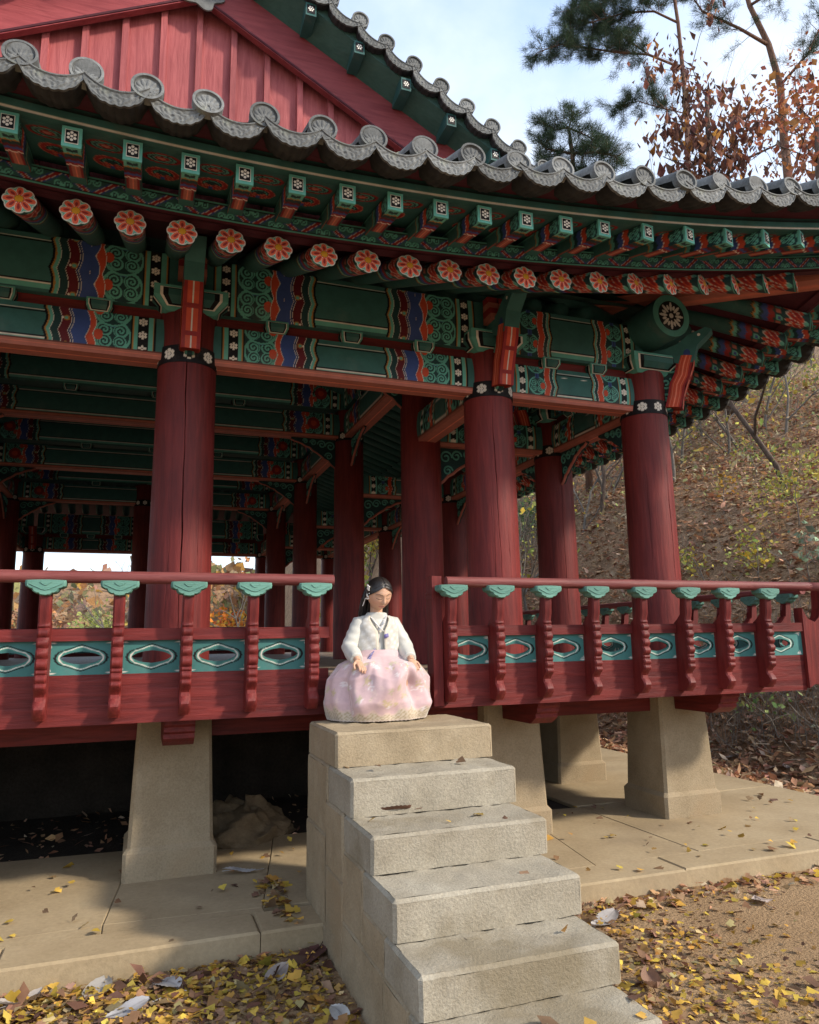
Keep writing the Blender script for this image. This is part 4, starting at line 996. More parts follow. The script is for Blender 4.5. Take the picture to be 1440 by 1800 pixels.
def rough_block(name,x0,x1,y0,y1,z0,z1,mat,par,seed,res=.035,amp=.0035):
    r=np.random.default_rng(seed); mb=MB(); b=.013
    def face(o,u,v,nu,nv,fl):
        o,u,v=map(np.array,(o,u,v)); P=o+np.linspace(0,1,nu)[:,None,None]*u+np.linspace(0,1,nv)[None,:,None]*v; nrm=np.cross(u,v); nrm=nrm/np.linalg.norm(nrm)*(1 if not fl else -1)
        mb.grid(P+nrm*r.normal(0,amp,(nu,nv,1))*np.pad(np.ones((nu-2,nv-2)),1)[...,None],0,None,flip=fl)
    nx,ny,nz=[max(3,int(d/res)) for d in (x1-x0,y1-y0,z1-z0)]
    jx=[x0+b,x1-b]; 
    face((x0+b,y0,z0),(x1-x0-2*b,0,0),(0,0,z1-z0-b),nx,nz,False); face((x0+b,y1,z0),(x1-x0-2*b,0,0),(0,0,z1-z0-b),nx,nz,True)
    face((x0,y0+b,z0),(0,y1-y0-2*b,0),(0,0,z1-z0-b),ny,nz,True); face((x1,y0+b,z0),(0,y1-y0-2*b,0),(0,0,z1-z0-b),ny,nz,False)
    face((x0+b,y0+b,z1),(x1-x0-2*b,0,0),(0,y1-y0-2*b,0),nx,ny,False)
    # chamfers
    ch=lambda a: mb.add(a,[(0,1,2,3)])
    ch([(x0+b,y0,z1-b),(x1-b,y0,z1-b),(x1-b,y0+b,z1),(x0+b,y0+b,z1)]); ch([(x1-b,y1,z1-b),(x0+b,y1,z1-b),(x0+b,y1-b,z1),(x1-b,y1-b,z1)])
    ch([(x0,y1-b,z1-b),(x0,y0+b,z1-b),(x0+b,y0+b,z1),(x0+b,y1-b,z1)]); ch([(x1,y0+b,z1-b),(x1,y1-b,z1-b),(x1-b,y1-b,z1),(x1-b,y0+b,z1)])
    for (xa,xb) in ((x0,x0+b),(x1,x1-b)):
        for (ya,yb) in ((y0,y0+b),(y1,y1-b)):
            q=[(xa,yb,z0),(xb,ya,z0),(xb,ya,z1-b),(xa,yb,z1-b)]; 
            if (xa==x0)==(ya==y0): q=q
            else: q=q[::-1]
            ch(q); t=[(xa,yb,z1-b),(xb,ya,z1-b),(xb,yb,z1)]; mb.add(t,[(0,1,2) if (xa==x0)==(ya==y0) else (2,1,0)])
    V=np.array(mb.v); ph=seed*1.7
    wob=lambda a,b,c:(np.sin(V[:,0]*23*a+V[:,1]*31*b+V[:,2]*27*c+ph)+np.sin(V[:,0]*57*b-V[:,1]*41*c+V[:,2]*63*a+ph*2)*.7+np.sin(V[:,0]*120*c+V[:,1]*97*a-V[:,2]*110*b)*.5)*.0009
    V=V+np.stack([wob(1,.8,1.1),wob(.9,1.1,.7),wob(1.1,.9,1.2)],-1); mb.v=[tuple(q) for q in V.tolist()]
    return mb.build(name,mat,par,'auto')
for i,(yf,yb,zt,zb) in enumerate(steps):
    xl=.706-.006*i; xr=1.575-.026*i; rough_block('step_block',xl,xr,yf,yb,zb-.0,zt,MT['granite'] if i==0 else MT['granite_grey'],STR,i)
# masonry below the treads
wl=[(.70,1.54,-1.40,-.93,.43,.772),(.695,1.54,-1.40,-.93,.0,.427),(.69,1.52,-1.74,-1.403,.30,.600),(.69,1.50,-2.07,-1.743,.15,.447),(.69,1.50,-1.74,-1.403,-.15,.297),(.685,1.48,-2.37,-1.743,-.15,.147),(.68,1.46,-2.65,-2.373,-.15,.150),(.692,1.52,-1.402,-.93,-.15,-.003),(.687,1.48,-2.378,-2.073,.149,.2955)]
for i,b in enumerate(wl): rough_block('masonry_block',*b,MT['granite'],STR,40+i)
# earth, and an added wall blocking light from beyond; shade in both colours
UW=tag(mbox('under_floor_light_block',MT['soilshade'],-4.2,2.3,1.95,9.8,-.1,1.0,parent=None),'added dark wall blocking the light beneath the pavilion floor','wall')
kind(mbox('under_floor_earth',MT['soilshade'],-5.6,3.29,.44,13.,-.5,-.03,parent=None),'structure')
# ================================================================ ground sheet with hill on the right
def sstep(a,b,x): t=np.clip((x-a)/(b-a),0,1); return t*t*(3-2*t)
_nz=[(rng.uniform(.15,1.6),rng.uniform(0,6.28),rng.uniform(0,6.28)) for _ in range(14)]
def bumps(X,Y):
    h=0*X
    for f,a,p in _nz: h=h+np.sin(f*(X*math.cos(a)+Y*math.sin(a))*1.4+p)/(1+f*2.2)
    return h
def ground_h(X,Y):
    X=np.asarray(X,float); Y=np.asarray(Y,float)
    x0=5.95+.07*np.clip(Y,-10,40)+.12*np.sin(Y*.5)
    d=np.clip(X-x0,0,None)
    h=7.6*(1-np.exp(-d*.108))*sstep(-.2,1.6,d)**.35+.30*np.clip(Y-1,0,26)*sstep(0,4,d)+.20*np.clip(d-6,0,26)
    back=sstep(16,60,Y)*(-1.2)+sstep(60,240,np.hypot(X,Y))*10*0
    near=sstep(5.2,5.9,np.maximum(np.abs(X-.1),0))*.06
    return GZ+h+np.where(d>0,bumps(X,Y)*.10*np.clip(d*.6,0,1),0)+back*(d<=0)+.006*bumps(X*3,Y*3)
xs=np.concatenate([[-400,-150,-60,-30,-15,-9],np.arange(-6,6,.25),np.arange(6,17,.2),[18,20,23,27,33,45,70,120,250,500]]); ys=np.concatenate([[-300,-100,-40,-20,-12,-9],np.arange(-7,14,.25),np.arange(14,30,.6),[32,36,42,50,65,90,140,250,500,900]])
gx,gy=np.meshgrid(xs,ys,indexing='ij'); mb=MB(); mb.grid(np.stack([gx,gy,ground_h(gx,gy)],-1),0,None); MT['litter']=noise_mat('leaf_litter_soil',[(.25,(.16,.10,.058)),(.5,(.28,.175,.10)),(.8,(.40,.27,.165))],scale=2.5,rough=.97,bs=.9,bd=.04,fine=(26,.55,1.3))
fc=np.array([np.mean([mb.v[i][:2] for i in f],0) for f in mb.f]); mb.m=[int(a) for a in (fc[:,0]>6.05+.07*np.clip(fc[:,1],-10,40))]   # litter_faces
GROUND=kind(mb.build('ground',[MT['soil'],MT['litter']],None,True),'structure')
# ================================================================ leaves, litter, trees
MT['leaf']=attr_mat('autumn_leaf',.75,.3,14.,.25)
MT['bark']=noise_mat('tree_bark',[(.25,(.05,.035,.028)),(.55,(.11,.08,.062)),(.8,(.19,.145,.115))],scale=7,rough=.95,bs=.9,bd=.02,stretch=(3,3,.6))
MT['pinebark']=noise_mat('pine_bark',[(.25,(.07,.04,.03)),(.55,(.17,.095,.065)),(.8,(.27,.165,.12))],scale=7,rough=.95,bs=.9,bd=.02,stretch=(3,3,.8))
MT['twig']=noise_mat('grey_twig',[(.3,(.10,.085,.07)),(.7,(.22,.19,.16))],scale=5,rough=.9)
def leaf_cloud(pts,size,cols,rg,shape='diamond',flat=None,curl=.35,aspect=.5):
    """many separate small leaves as one mesh: each leaf folded along its midrib"""
    n=len(pts); pts=np.asarray(pts,float)
    d=rg.normal(size=(n,3)); 
    if flat is not None: d[:,2]*=flat
    d/=np.linalg.norm(d,axis=1)[:,None]
    up=rg.normal(size=(n,3))*(1 if flat is None else .35)+(np.array([0,0,0]) if flat is None else np.array([0,0,1.]))
    sd=np.cross(d,up); sd/=np.linalg.norm(sd,axis=1)[:,None]+1e-9; nr=np.cross(sd,d)
    s=(size*np.clip(rg.lognormal(-.05,.36,n),.4,2.))[:,None] if np.isscalar(size) else size[:,None]
    c=rg.uniform(-curl,curl,n)[:,None]
    base=pts; tip=pts+d*s
    if shape=='fan':
        V=np.stack([base,base+d*s*.62+sd*s*.58+nr*s*c*.6,tip+sd*s*.22,base+d*s*.80+nr*s*c*.3,tip-sd*s*.22,base+d*s*.62-sd*s*.58+nr*s*c*.6],1); F=np.array([[0,1,2],[0,2,3],[0,3,4],[0,4,5]])
    else:
        V=np.stack([base,base+d*s*.5+sd*s*aspect*.5+nr*s*c*.5,tip+nr*s*c*.4,base+d*s*.5-sd*s*aspect*.5+nr*s*c*.5],1); F=np.array([[0,1,2],[0,2,3]])
    k=V.shape[1]; FF=(np.arange(n)[:,None,None]*k+F[None]).reshape(-1,3)
    me=bpy.data.meshes.new('leaves'); VV=V.reshape(-1,3); me.vertices.add(len(VV)); me.vertices.foreach_set('co',VV.ravel())
    me.loops.add(FF.size); me.loops.foreach_set('vertex_index',FF.ravel()); me.polygons.add(len(FF)); me.polygons.foreach_set('loop_start',np.arange(len(FF))*3); me.update(calc_edges=True)
    cc=np.ones((len(VV),4)); cc[:,:3]=np.repeat(np.asarray(cols,float),k,0); at=me.color_attributes.new('Col','FLOAT_COLOR','POINT'); at.data.foreach_set('color',cc.ravel())
    me.materials.append(MT['leaf']); return me
def pick(pal,n,rg,vary=.22):
    p=np.array([q[:3] for q in pal]); w=np.array([q[3] for q in pal]); i=rg.choice(len(p),n,p=w/w.sum()); return np.clip(p[i]*(1+rg.normal(0,vary,(n,1)))*(1+rg.normal(0,.06,(n,3))),.005,.95)
GINK=[(.64,.43,.08,5),(.56,.34,.07,3.5),(.38,.22,.08,2),(.27,.16,.09,2.5),(.18,.10,.065,1.5),(.55,.43,.20,1),(.33,.23,.14,2)]
LIT=[(.52,.29,.16,4),(.60,.39,.24,3),(.36,.18,.10,2),(.50,.37,.25,1.5),(.28,.125,.08,1.5),(.50,.40,.25,.6)]
# ginkgo carpet round the stair foot
def litter(name,label,n,f,size,pal,zf,seed,shape='fan'):
    rg=np.random.default_rng(seed); P=[]
    while len(P)<n:
        x,y=f(rg)
        if x is None: continue
        P.append((x,y,zf(x,y)+abs(rg.normal(0,.012))+.004))
    o=link(name,leaf_cloud(np.array(P),size,pick(pal,n,rg),rg,shape,flat=.25),None); kind(o,'stuff',label); return o
def f_left(rg):
    x=rg.uniform(-2.4,.72); y=-1.36-abs(rg.normal(0,.62))
    if y<-3.2: return None,None
    if x>.66 and y>-2.4: return None,None
    return x,y
def f_right(rg):
    x=1.45+abs(rg.normal(0,1.5)); y=rg.uniform(-4.,-1.36)
    # bare patches of sand
    if np.sin(x*2.1+.6)*np.sin(y*2.7+1.)>.25 and rg.random()<.8: return None,None
    if x>2.6 and rg.random()<.55: return None,None
    if x<1.52 and y>-2.8: return None,None
    return x,y
gz=lambda x,y: GZ
litter('fallen_ginkgo_leaves','carpet of yellow and brown fallen leaves left of the stairs',6000,f_left,.035,GINK,gz,1)
litter('fallen_ginkgo_leaves','yellow and brown fallen leaves strewn over the sand right of the stairs',3200,f_right,.030,GINK,gz,2)
def f_edge(rg): return rg.uniform(2.,5.4),-1.36-abs(rg.normal(0,.10))
litter('fallen_leaves','brown leaves gathered along the terrace kerb',900,f_edge,.042,LIT+[(.5,.33,.05,2)],gz,3)
litter('fallen_leaves','brown broad leaves mixed into the carpet left of the stairs',600,f_left,.07,[(.26,.14,.085,3),(.18,.095,.06,3),(.36,.22,.13,1.5)],gz,12,'diamond')
litter('fallen_leaves','brown broad leaves mixed over the sand right of the stairs',260,f_right,.06,[(.26,.14,.085,3),(.18,.095,.06,3),(.36,.22,.13,1.5)],gz,13,'diamond')
def f_ter(rg):
    r=rg.random()
    if r<.35: return .60+abs(rg.normal(0,.06))*-1,rg.uniform(-1.30,-.55)
    return rg.uniform(-1.6,5.2),rg.uniform(-1.3,.35)
litter('scattered_leaves','few small leaves lying on the terrace paving',260,f_ter,.04,GINK,lambda x,y:.0,4)
def f_step(rg):
    i=rg.integers(1,6); yf,yb,zt,zb=steps[i]; return rg.uniform(.72,1.45),rg.uniform(yf+.03,steps[i-1][0]-.02)
def z_step(x,y):
    for yf,yb,zt,zb in steps:
        if y>yf: return zt
    return GZ
litter('scattered_leaves','few small leaves lying on the stair treads',16,f_step,.045,GINK,z_step,5)
def f_under(rg): return rg.uniform(-3,3.2),rg.uniform(.5,1.9)
litter('fallen_leaves','dry leaves on the earth under the floor',500,f_under,.06,LIT,lambda x,y:-.03,6,'diamond')
# hillside litter
def f_hill(rg):
    y=rg.uniform(-4,20); x=5.5+.10*max(y,0)+rg.random()**1.6*10.5; return x,y
rg=np.random.default_rng(8); n_=95000; hy=rg.uniform(-4,20,n_); hx=5.5+.10*np.maximum(hy,0)+rg.random(n_)**1.5*11; hz=ground_h(hx,hy)+np.abs(rg.normal(0,.02,n_))+.004
o=link('hillside_leaf_litter',leaf_cloud(np.stack([hx,hy,hz],-1),.10,pick(LIT,n_,rg),rg,'diamond',flat=.35),None); kind(o,'stuff','brown fallen leaves covering the wooded slope')
# big pale leaves, each a thing of its own
def big_leaf_mesh(L,W,curl,seed,pal):
    r=random.Random(seed); n,m=19,13; mb=MB(); t=np.linspace(0,1,n); s=np.linspace(-1,1,m); tt,ss=np.meshgrid(t,s,indexing='ij')
    w=W/2*np.sin(np.pi*np.clip(tt,.01,1)**.8)**.75*(1-.15*tt); x=ss*w; y=tt*L-L/2
    vein=.004*np.abs(np.sin((tt*9-np.abs(ss)*1.6)*math.pi))*np.abs(ss); z=curl*(ss**2)*W*.6+curl*.5*(tt-.5)**2*L+vein+.01*np.sin(tt*5+seed)+.006*(1-np.abs(ss))
    z-=z.min(); c=np.clip(np.array(pal)[None]*(1+.25*np.sin(ss.ravel()*3+seed)[:,None]*.4)*(1-.22*(np.abs(ss.ravel())<.05))[:,None],0,1)
    mb.grid(np.stack([x,y,z+.004],-1),0,c); mb.tube([(0,-L/2-.05,.012),(0,-L/2,.006),(0,0,z[n//2,m//2]+.006),(0,L/2,.008)],.0022,5,0,np.array(pal)*.7)
    return mb.mesh('fallen_leaf',MT['leaf'],True)
BL=[((290,1738),-.12,.20,.11,.25,.6,(.50,.48,.47),'large pale grey upturned leaf on yellow leaves by the kerb, veins showing'),
    ((222,1786),-.12,.19,.10,.3,1.9,(.46,.45,.46),'pale leaf lying sideways among yellow leaves below the kerb'),
    ((168,1754),-.12,.16,.13,.5,2.6,(.40,.37,.33),'crumpled greyish leaf among brown leaves'),
    ((28,1772),-.12,.22,.07,.9,2.2,(.42,.38,.35),'long curled pale leaf at the edge of the leaf carpet'),
    ((488,1722),-.12,.17,.10,.5,-.7,(.44,.37,.33),'half brown, half pale leaf left of the stair foot'),
    ((548,1690),-.12,.22,.14,.35,2.5,(.13,.06,.05),'big dark brown ribbed leaf against the stair wall'),
    ((1192,1553),-.12,.21,.12,.25,.9,(.60,.55,.53),'large pale pinkish leaf on sand below the kerb'),
    ((1338,1590),-.12,.14,.12,.25,-.3,(.52,.43,.38),'rounded pale leaf lying flat on the bare sand'),
    ((1062,1626),-.12,.24,.12,.35,2.0,(.50,.47,.45),'pale leaf with lobes touching the fourth stair block'),
    ((1148,1742),-.12,.19,.09,1.2,2.7,(.28,.17,.12),'curled dark leaf with a white edge right of the bottom step'),
    ((420,1536),.0,.20,.075,.15,1.45,(.62,.60,.60),'flat white leaf on the terrace beside the stone post'),
    ((596,1792),-.12,.14,.08,.4,.2,(.55,.53,.50),'small pale leaf at the foot of the stair wall'),
    ((690,1432),.60,.19,.07,1.3,1.5,(.17,.09,.06),'curled dry brown leaf on the third stair tread'),
    ((1290,1335),-.05,.20,.10,.6,1.2,(.36,.32,.29),'grey curled leaf where the slope meets the terrace'),
    ((1385,1350),-.02,.24,.11,.8,2.2,(.33,.29,.27),'twisted grey leaf at the foot of the slope')]
for i,((u,v),z,L,W,cu,rz,pal,lab) in enumerate(BL):
    p=onZ(u,v,z); zz=z if i!=13 and i!=14 else float(ground_h(p[0],p[1]))
    tag(link('fallen_leaf',big_leaf_mesh(L,W,cu*.45,i,pal),None,(p[0],p[1],zz+.012),(random.uniform(-.12,.12),random.uniform(-.12,.12),rz)),lab,'leaf','large fallen leaves')
# ---------------- sack under the floor
def sack():
    mb=MB(); r=np.random.default_rng(5); nu,nv=49,25; A=np.linspace(0,2*math.pi,nu); Bv=np.linspace(0,math.pi/2*1.05,nv); a,b=np.meshgrid(A,Bv,indexing='ij')
    f=1+.10*np.sin(a*3+1)+.08*np.sin(a*7+b*5)+.06*np.sin(b*9+a*2)+.09*np.abs(np.sin(a*4-b*6))+.05*np.abs(np.sin(a*9+b*11)); x=.34*f*np.cos(a)*np.sin(b)**.8; y=.24*f*np.sin(a)*np.sin(b)**.8
    z=(.30*np.cos(b)*(1+.35*np.cos(a-2.6)*np.sin(b))+.03*np.sin(a*6+b*8))*f; z=np.maximum(z,0)
    mb.grid(np.stack([x,y,z],-1)); return mb.mesh('sack',noise_mat('tan_tarpaulin',[(.3,(.13,.095,.055)),(.7,(.22,.165,.10))],scale=6,rough=.8,bs=.6,bd=.02,fine=(30,.8,1.15)),True)
p=onZ(440,1488,0.); tag(link('tarpaulin_sack',sack(),None,(float(p[0]),float(p[1])+.30,-.02),(0,0,.4),(1,1,.72)),'crumpled tan tarpaulin sack on the ground behind the stone post','sack')
# ---------------- trees
def branchy(mb,p,d,L,r,depth,rg,ends,seg=5,gravity=.0,spread=.7,kids=(2,4),taper=.62,wig=.12):
    n=4; pts=[p.copy()]; q=p.copy(); dd=d.copy()
    for i in range(n):
        dd=dd+np.array(rg.normal(0,wig,3))+np.array([0,0,-gravity]); dd/=np.linalg.norm(dd); q=q+dd*L/n; pts.append(q.copy())
    mb.tube(pts,[r*(1-(1-taper)*i/n) for i in range(n+1)],seg if r>.02 else 4,cap=False)
    if depth==0: ends.append((q,dd)); return
    for k in range(rg.integers(*kids)+0):
        i=rg.integers(2,n+1); ax=rg.normal(size=3); nd=dd+ax/np.linalg.norm(ax)*spread; nd/=np.linalg.norm(nd)
        branchy(mb,pts[i],nd,L*rg.uniform(.55,.8),r*taper*rg.uniform(.6,.85),depth-1,rg,ends,seg,gravity,spread,kids,taper,wig)
    branchy(mb,pts[-1],dd,L*.72,r*taper,depth-1,rg,ends,seg,gravity,spread,kids,taper,wig)
def tree(name,label,base,d0,L,r,depth,seed,leaf=None,bark='bark',group=None,cat='tree',**kw):
    rg=np.random.default_rng(seed); t=thing(name,label,cat,tuple(base),group); mb=MB(); ends=[]
    branchy(mb,np.zeros(3),np.array(d0,float)/np.linalg.norm(d0),L,r,depth,rg,ends,**kw)
    mb.build('trunk',MT[bark],t,True)
    if leaf:
        n,size,pal,rad,shape,asp=leaf; P=[]
        for e,d in ends:
            k=max(1,int(n/len(ends)*rg.uniform(.4,1.6))); P.append(e+rg.normal(0,1,(k,3))*np.array([rad,rad,rad*.75]))
        P=np.concatenate(P); link('crown',leaf_cloud(P,size,pick(pal,len(P),rg),rg,shape,aspect=asp),t)
    return t
def gpos(x,y,dz=-.7): return np.array([x,y,float(ground_h(x,y))+dz])
def pix(u,v,dist):
    d=ray(u,v); d=d/math.hypot(d[0],d[1]); return CP+d*dist
BROWN=[(.17,.075,.055,4),(.25,.105,.065,3),(.11,.055,.045,2),(.38,.16,.06,1.2),(.46,.2,.04,.5)]
ORANGE=[(.62,.20,.03,4),(.66,.32,.04,3),(.5,.12,.03,2),(.5,.42,.08,1)]
YELL=[(.50,.42,.08,3),(.40,.40,.10,3),(.25,.30,.08,2),(.58,.40,.06,1)]
GREEN=[(.10,.16,.05,3),(.16,.22,.07,2),(.25,.28,.10,1)]
PINE=[(.028,.052,.03,4),(.045,.075,.038,3),(.07,.10,.05,1.5),(.09,.075,.04,.5)]
# pine boughs: needles as thin long blades in tufts at twig ends
def needles(ends,rg,per,L,wid,pal):
    P=[];D=[]
    for e,d in ends:
        for k in range(per):
            v=rg.normal(size=3)+d*.9+np.array([0,0,.35]); v/=np.linalg.norm(v); P.append(e+rg.normal(0,.05,3)); D.append(v)
    P=np.array(P);D=np.array(D);n=len(P); sd=np.cross(D,rg.normal(size=(n,3))); sd/=np.linalg.norm(sd,axis=1)[:,None]; l=L*rg.uniform(.7,1.25,n)[:,None]
    V=np.stack([P-sd*wid,P+sd*wid,P+D*l],1).reshape(-1,3); F=np.arange(3*n).reshape(-1,3)
    me=bpy.data.meshes.new('needles'); me.vertices.add(len(V)); me.vertices.foreach_set('co',V.ravel()); me.loops.add(3*n); me.loops.foreach_set('vertex_index',F.ravel()); me.polygons.add(n); me.polygons.foreach_set('loop_start',np.arange(n)*3); me.update(calc_edges=True)
    c=np.ones((3*n,4)); c[:,:3]=np.repeat(pick(pal,n,rg),3,0); me.color_attributes.new('Col','FLOAT_COLOR','POINT').data.foreach_set('color',c.ravel()); me.materials.append(MT['leaf']); return me
def pine(name,label,stem,boughs,seed,r0=.17,per=20,L=.15,dens=.05,skip=.18):
    rg=np.random.default_rng(seed); base=stem[0]; t=thing(name,label,'tree',tuple(base)); mb=MB(); o=np.array(base)
    mb.tube([np.array(p)-o for p in stem],[r0*(1-.62*i/(len(stem)-1)) for i in range(len(stem))],9); tb=mb
    ends=[]
    for path,r in boughs:
        path=[np.array(p)-o for p in path]; tb.tube(path,[r*(1-.7*i/(len(path)-1)) for i in range(len(path))],6)
        for i in range(1,len(path)):
            seglen=np.linalg.norm(path[i]-path[i-1]); k=int(seglen/dens)
            for q in range(k):
                a=path[i-1]+(path[i]-path[i-1])*(q+rg.random())/k; f=(i-1+q/k)/(len(path)-1)
                d=(path[i]-path[i-1])/seglen*.5+rg.normal(0,.75,3)*np.array([1,1,.55])+np.array([0,0,.15]); d/=np.linalg.norm(d); tl=rg.uniform(.25,.75)*(1-.35*f)
                if f<skip: continue
                tl*=(1.6 if L>.2 else 1.)
                tb.tube([a,a+d*tl*.6,a+d*tl+np.array([0,0,.05])],[.010,.007,.004],4,cap=False)
                for w in (.45,.7,.85,1.): ends.append((a+d*tl*w+rg.normal(0,.05,3),d))
    tb.build('trunk',MT['pinebark'],t,True); link('crown',needles(ends,rg,int(per*1.4),L*1.1,.0042,PINE),t); return t
D1=25.
st=[gpos(*pix(1398,420,D1+1)[:2]),pix(1388,330,D1+.9),pix(1378,240,D1+.8),pix(1372,150,D1+.7),pix(1352,80,D1+.6),pix(1318,10,D1+.6),pix(1290,-90,D1+.6)]
pine('pine_tree','red-barked pine on the slope, its trunk forking above the eave corner',st,[([st[4],pix(1300,50,D1),pix(1235,20,D1-.4),pix(1200,-30,D1-.5)],.07),([st[3],pix(1420,95,D1),pix(1450,30,D1)],.06),([st[5],pix(1380,-30,D1),pix(1430,-60,D1)],.06)],11,.17,26,.26,.085)
D2=23.
st=[gpos(*pix(1215,420,D2+1)[:2]),pix(1210,300,D2+.6),pix(1207,200,D2+.4),pix(1200,120,D2+.3),pix(1192,40,D2+.2),pix(1180,-40,D2+.2),pix(1175,-120,D2+.2)]
b1=[st[3],pix(1140,96,D2-.1),pix(1085,92,D2-.4),pix(1030,84,D2-.7),pix(985,78,D2-.9),pix(945,92,D2-1.)]
b2=[st[4],pix(1150,20,D2),pix(1100,22,D2-.3),pix(1045,38,D2-.5),pix(1000,50,D2-.6)]
b3=[pix(1140,96,D2-.1),pix(1090,60,D2+.2),pix(1040,40,D2+.4),pix(1000,32,D2+.5)]
b4=[st[5],pix(1120,-20,D2),pix(1060,-10,D2),pix(1010,15,D2)]
b5=[st[2],pix(1165,190,D2),pix(1120,178,D2-.2),pix(1088,190,D2-.3)]
pine('pine_tree','pine with a long dark bough reaching over the tiled roof',st,[(b1,.05),(b2,.045),(b3,.03),(b4,.045),(b5,.025)],12,.10,40,.26,.06)
# low pine crown behind the roof
st=[gpos(*pix(1010,420,19)[:2]),pix(1010,330,19),pix(1006,270,19),pix(1000,225,19)]
pine('pine_tree','low pale pine crown showing just above the roof tiles',st,[([st[2],pix(960,262,19),pix(945,240,19)],.04),([st[2],pix(1050,268,18.6),pix(1085,275,18.4)],.04),([st[3],pix(975,228,19),pix(955,215,19)],.03),([st[3],pix(1035,240,19),pix(1060,262,19)],.03),([st[3],pix(1004,212,19),pix(1010,196,19)],.02),([st[1],pix(975,300,19),pix(950,285,19)],.03),([st[1],pix(1040,305,19),pix(1070,295,19)],.03)],13,.10,26,.2,.045,.0)
# big brown-leaved tree
def leafy_boughs(name,label,stem,boughs,seed,n,size,pal,rad,shape,asp,bark='bark',droop=.0,r0=.1):
    rg=np.random.default_rng(seed); o=np.array(stem[0]); t=thing(name,label,'tree',tuple(o)); mb=MB(); P=[]
    mb.tube([np.array(p)-o for p in stem],[r0*(1-.6*i/(len(stem)-1)) for i in range(len(stem))],8)
    for path,r in boughs:
        path=[np.array(p)-o for p in path]; mb.tube(path,[r*(1-.75*i/(len(path)-1)) for i in range(len(path))],5)
        for i in range(1,len(path)):
            for q in range(5):
                a=path[i-1]+(path[i]-path[i-1])*rg.random(); d=rg.normal(0,1,3)*.6+np.array([0,0,.35]); e=a+d*rad*1.5; mb.tube([a,(a+e)/2+rg.normal(0,.04,3),e],[.012,.008,.005],4,cap=False); P.append(e+rg.normal(0,rad*.45,(max(1,n//(len(boughs)*5*(len(path)-1))),3)))
    P=np.concatenate(P); mb.build('trunk',MT[bark],t,True)
    me=leaf_cloud(P,size,pick(pal,len(P),rg),rg,shape,aspect=asp,curl=.5)
    if droop:  # big leaves hang
        v=np.empty(len(me.vertices)*3); me.vertices.foreach_get('co',v); v=v.reshape(-1,4,3); h=np.linalg.norm(v[:,2]-v[:,0],axis=1); v[:,2,:2]=v[:,0,:2]+(v[:,2,:2]-v[:,0,:2])*.5; v[:,2,2]=v[:,0,2]-h*.85; v[:,1,2]=v[:,0,2]-h*.4; v[:,3,2]=v[:,0,2]-h*.45; me.vertices.foreach_set('co',v.ravel())
    link('crown',me,t); return t
D3=21.
st=[gpos(*pix(1255,430,D3+.5)[:2]),pix(1250,330,D3),pix(1246,250,D3),pix(1242,170,D3)]
leafy_boughs('magnolia_tree','tree hung with big drooping brown leaves above the tiled eave',st,[([st[1],pix(1200,290,D3-.4),pix(1165,275,D3-.6)],.04),([st[1],pix(1310,280,D3),pix(1365,255,D3),pix(1420,275,D3)],.05),([st[2],pix(1205,225,D3-.4),pix(1185,190,D3-.5)],.04),([st[2],pix(1300,215,D3),pix(1340,190,D3)],.04),([st[3],pix(1225,140,D3),pix(1215,115,D3)],.03),([st[1],pix(1270,285,D3-.5),pix(1300,262,D3-.8)],.04)],21,1300,.27,BROWN,.58,'diamond',.5,droop=1.,r0=.14)
leafy_boughs('maple_tree','small reddish-leaved tree at the frame edge behind the eave',[gpos(*pix(1445,420,15)[:2]),pix(1440,300,15),pix(1436,220,15)],[([pix(1440,300,15),pix(1420,260,15),pix(1405,235,15)],.03),([pix(1436,220,15),pix(1420,205,15),pix(1400,190,15)],.03)],22,900,.11,[(.34,.11,.06,3),(.46,.19,.07,3),(.25,.09,.06,1)],.5,'diamond',.7)
# bare trees
for i,(u,d,L,sd_) in enumerate(((1290,27.,4.4,31),(1105,27.,3.8,32),(1400,25.,4.2,33),(1170,26.,4.2,36))):
    b=gpos(*pix(u,420,d)[:2]); tree('bare_tree',('bare grey tree with fine twigs behind the brown-leaved tree','bare thin tree rising behind the low pine','bare tree with upright branches beside the red-barked pine','slender bare tree behind the pine bough')[i],b,(.05*i-.1,.05,1),L,.05,5,sd_,None,'twig',spread=.55,kids=(2,4),wig=.10)
_S=np.arange(4.,60,.08)
def hill_point(u,v):
    d=ray(u,v); Q=CP[None]+d[None]*_S[:,None]; hit=Q[:,2]<=ground_h(Q[:,0],Q[:,1]); i=np.argmax(hit)
    if hit.any(): return Q[i]
    h=math.hypot(d[0],d[1]); p=CP+d/h*17.; p[2]=float(ground_h(p[0],p[1])); return p
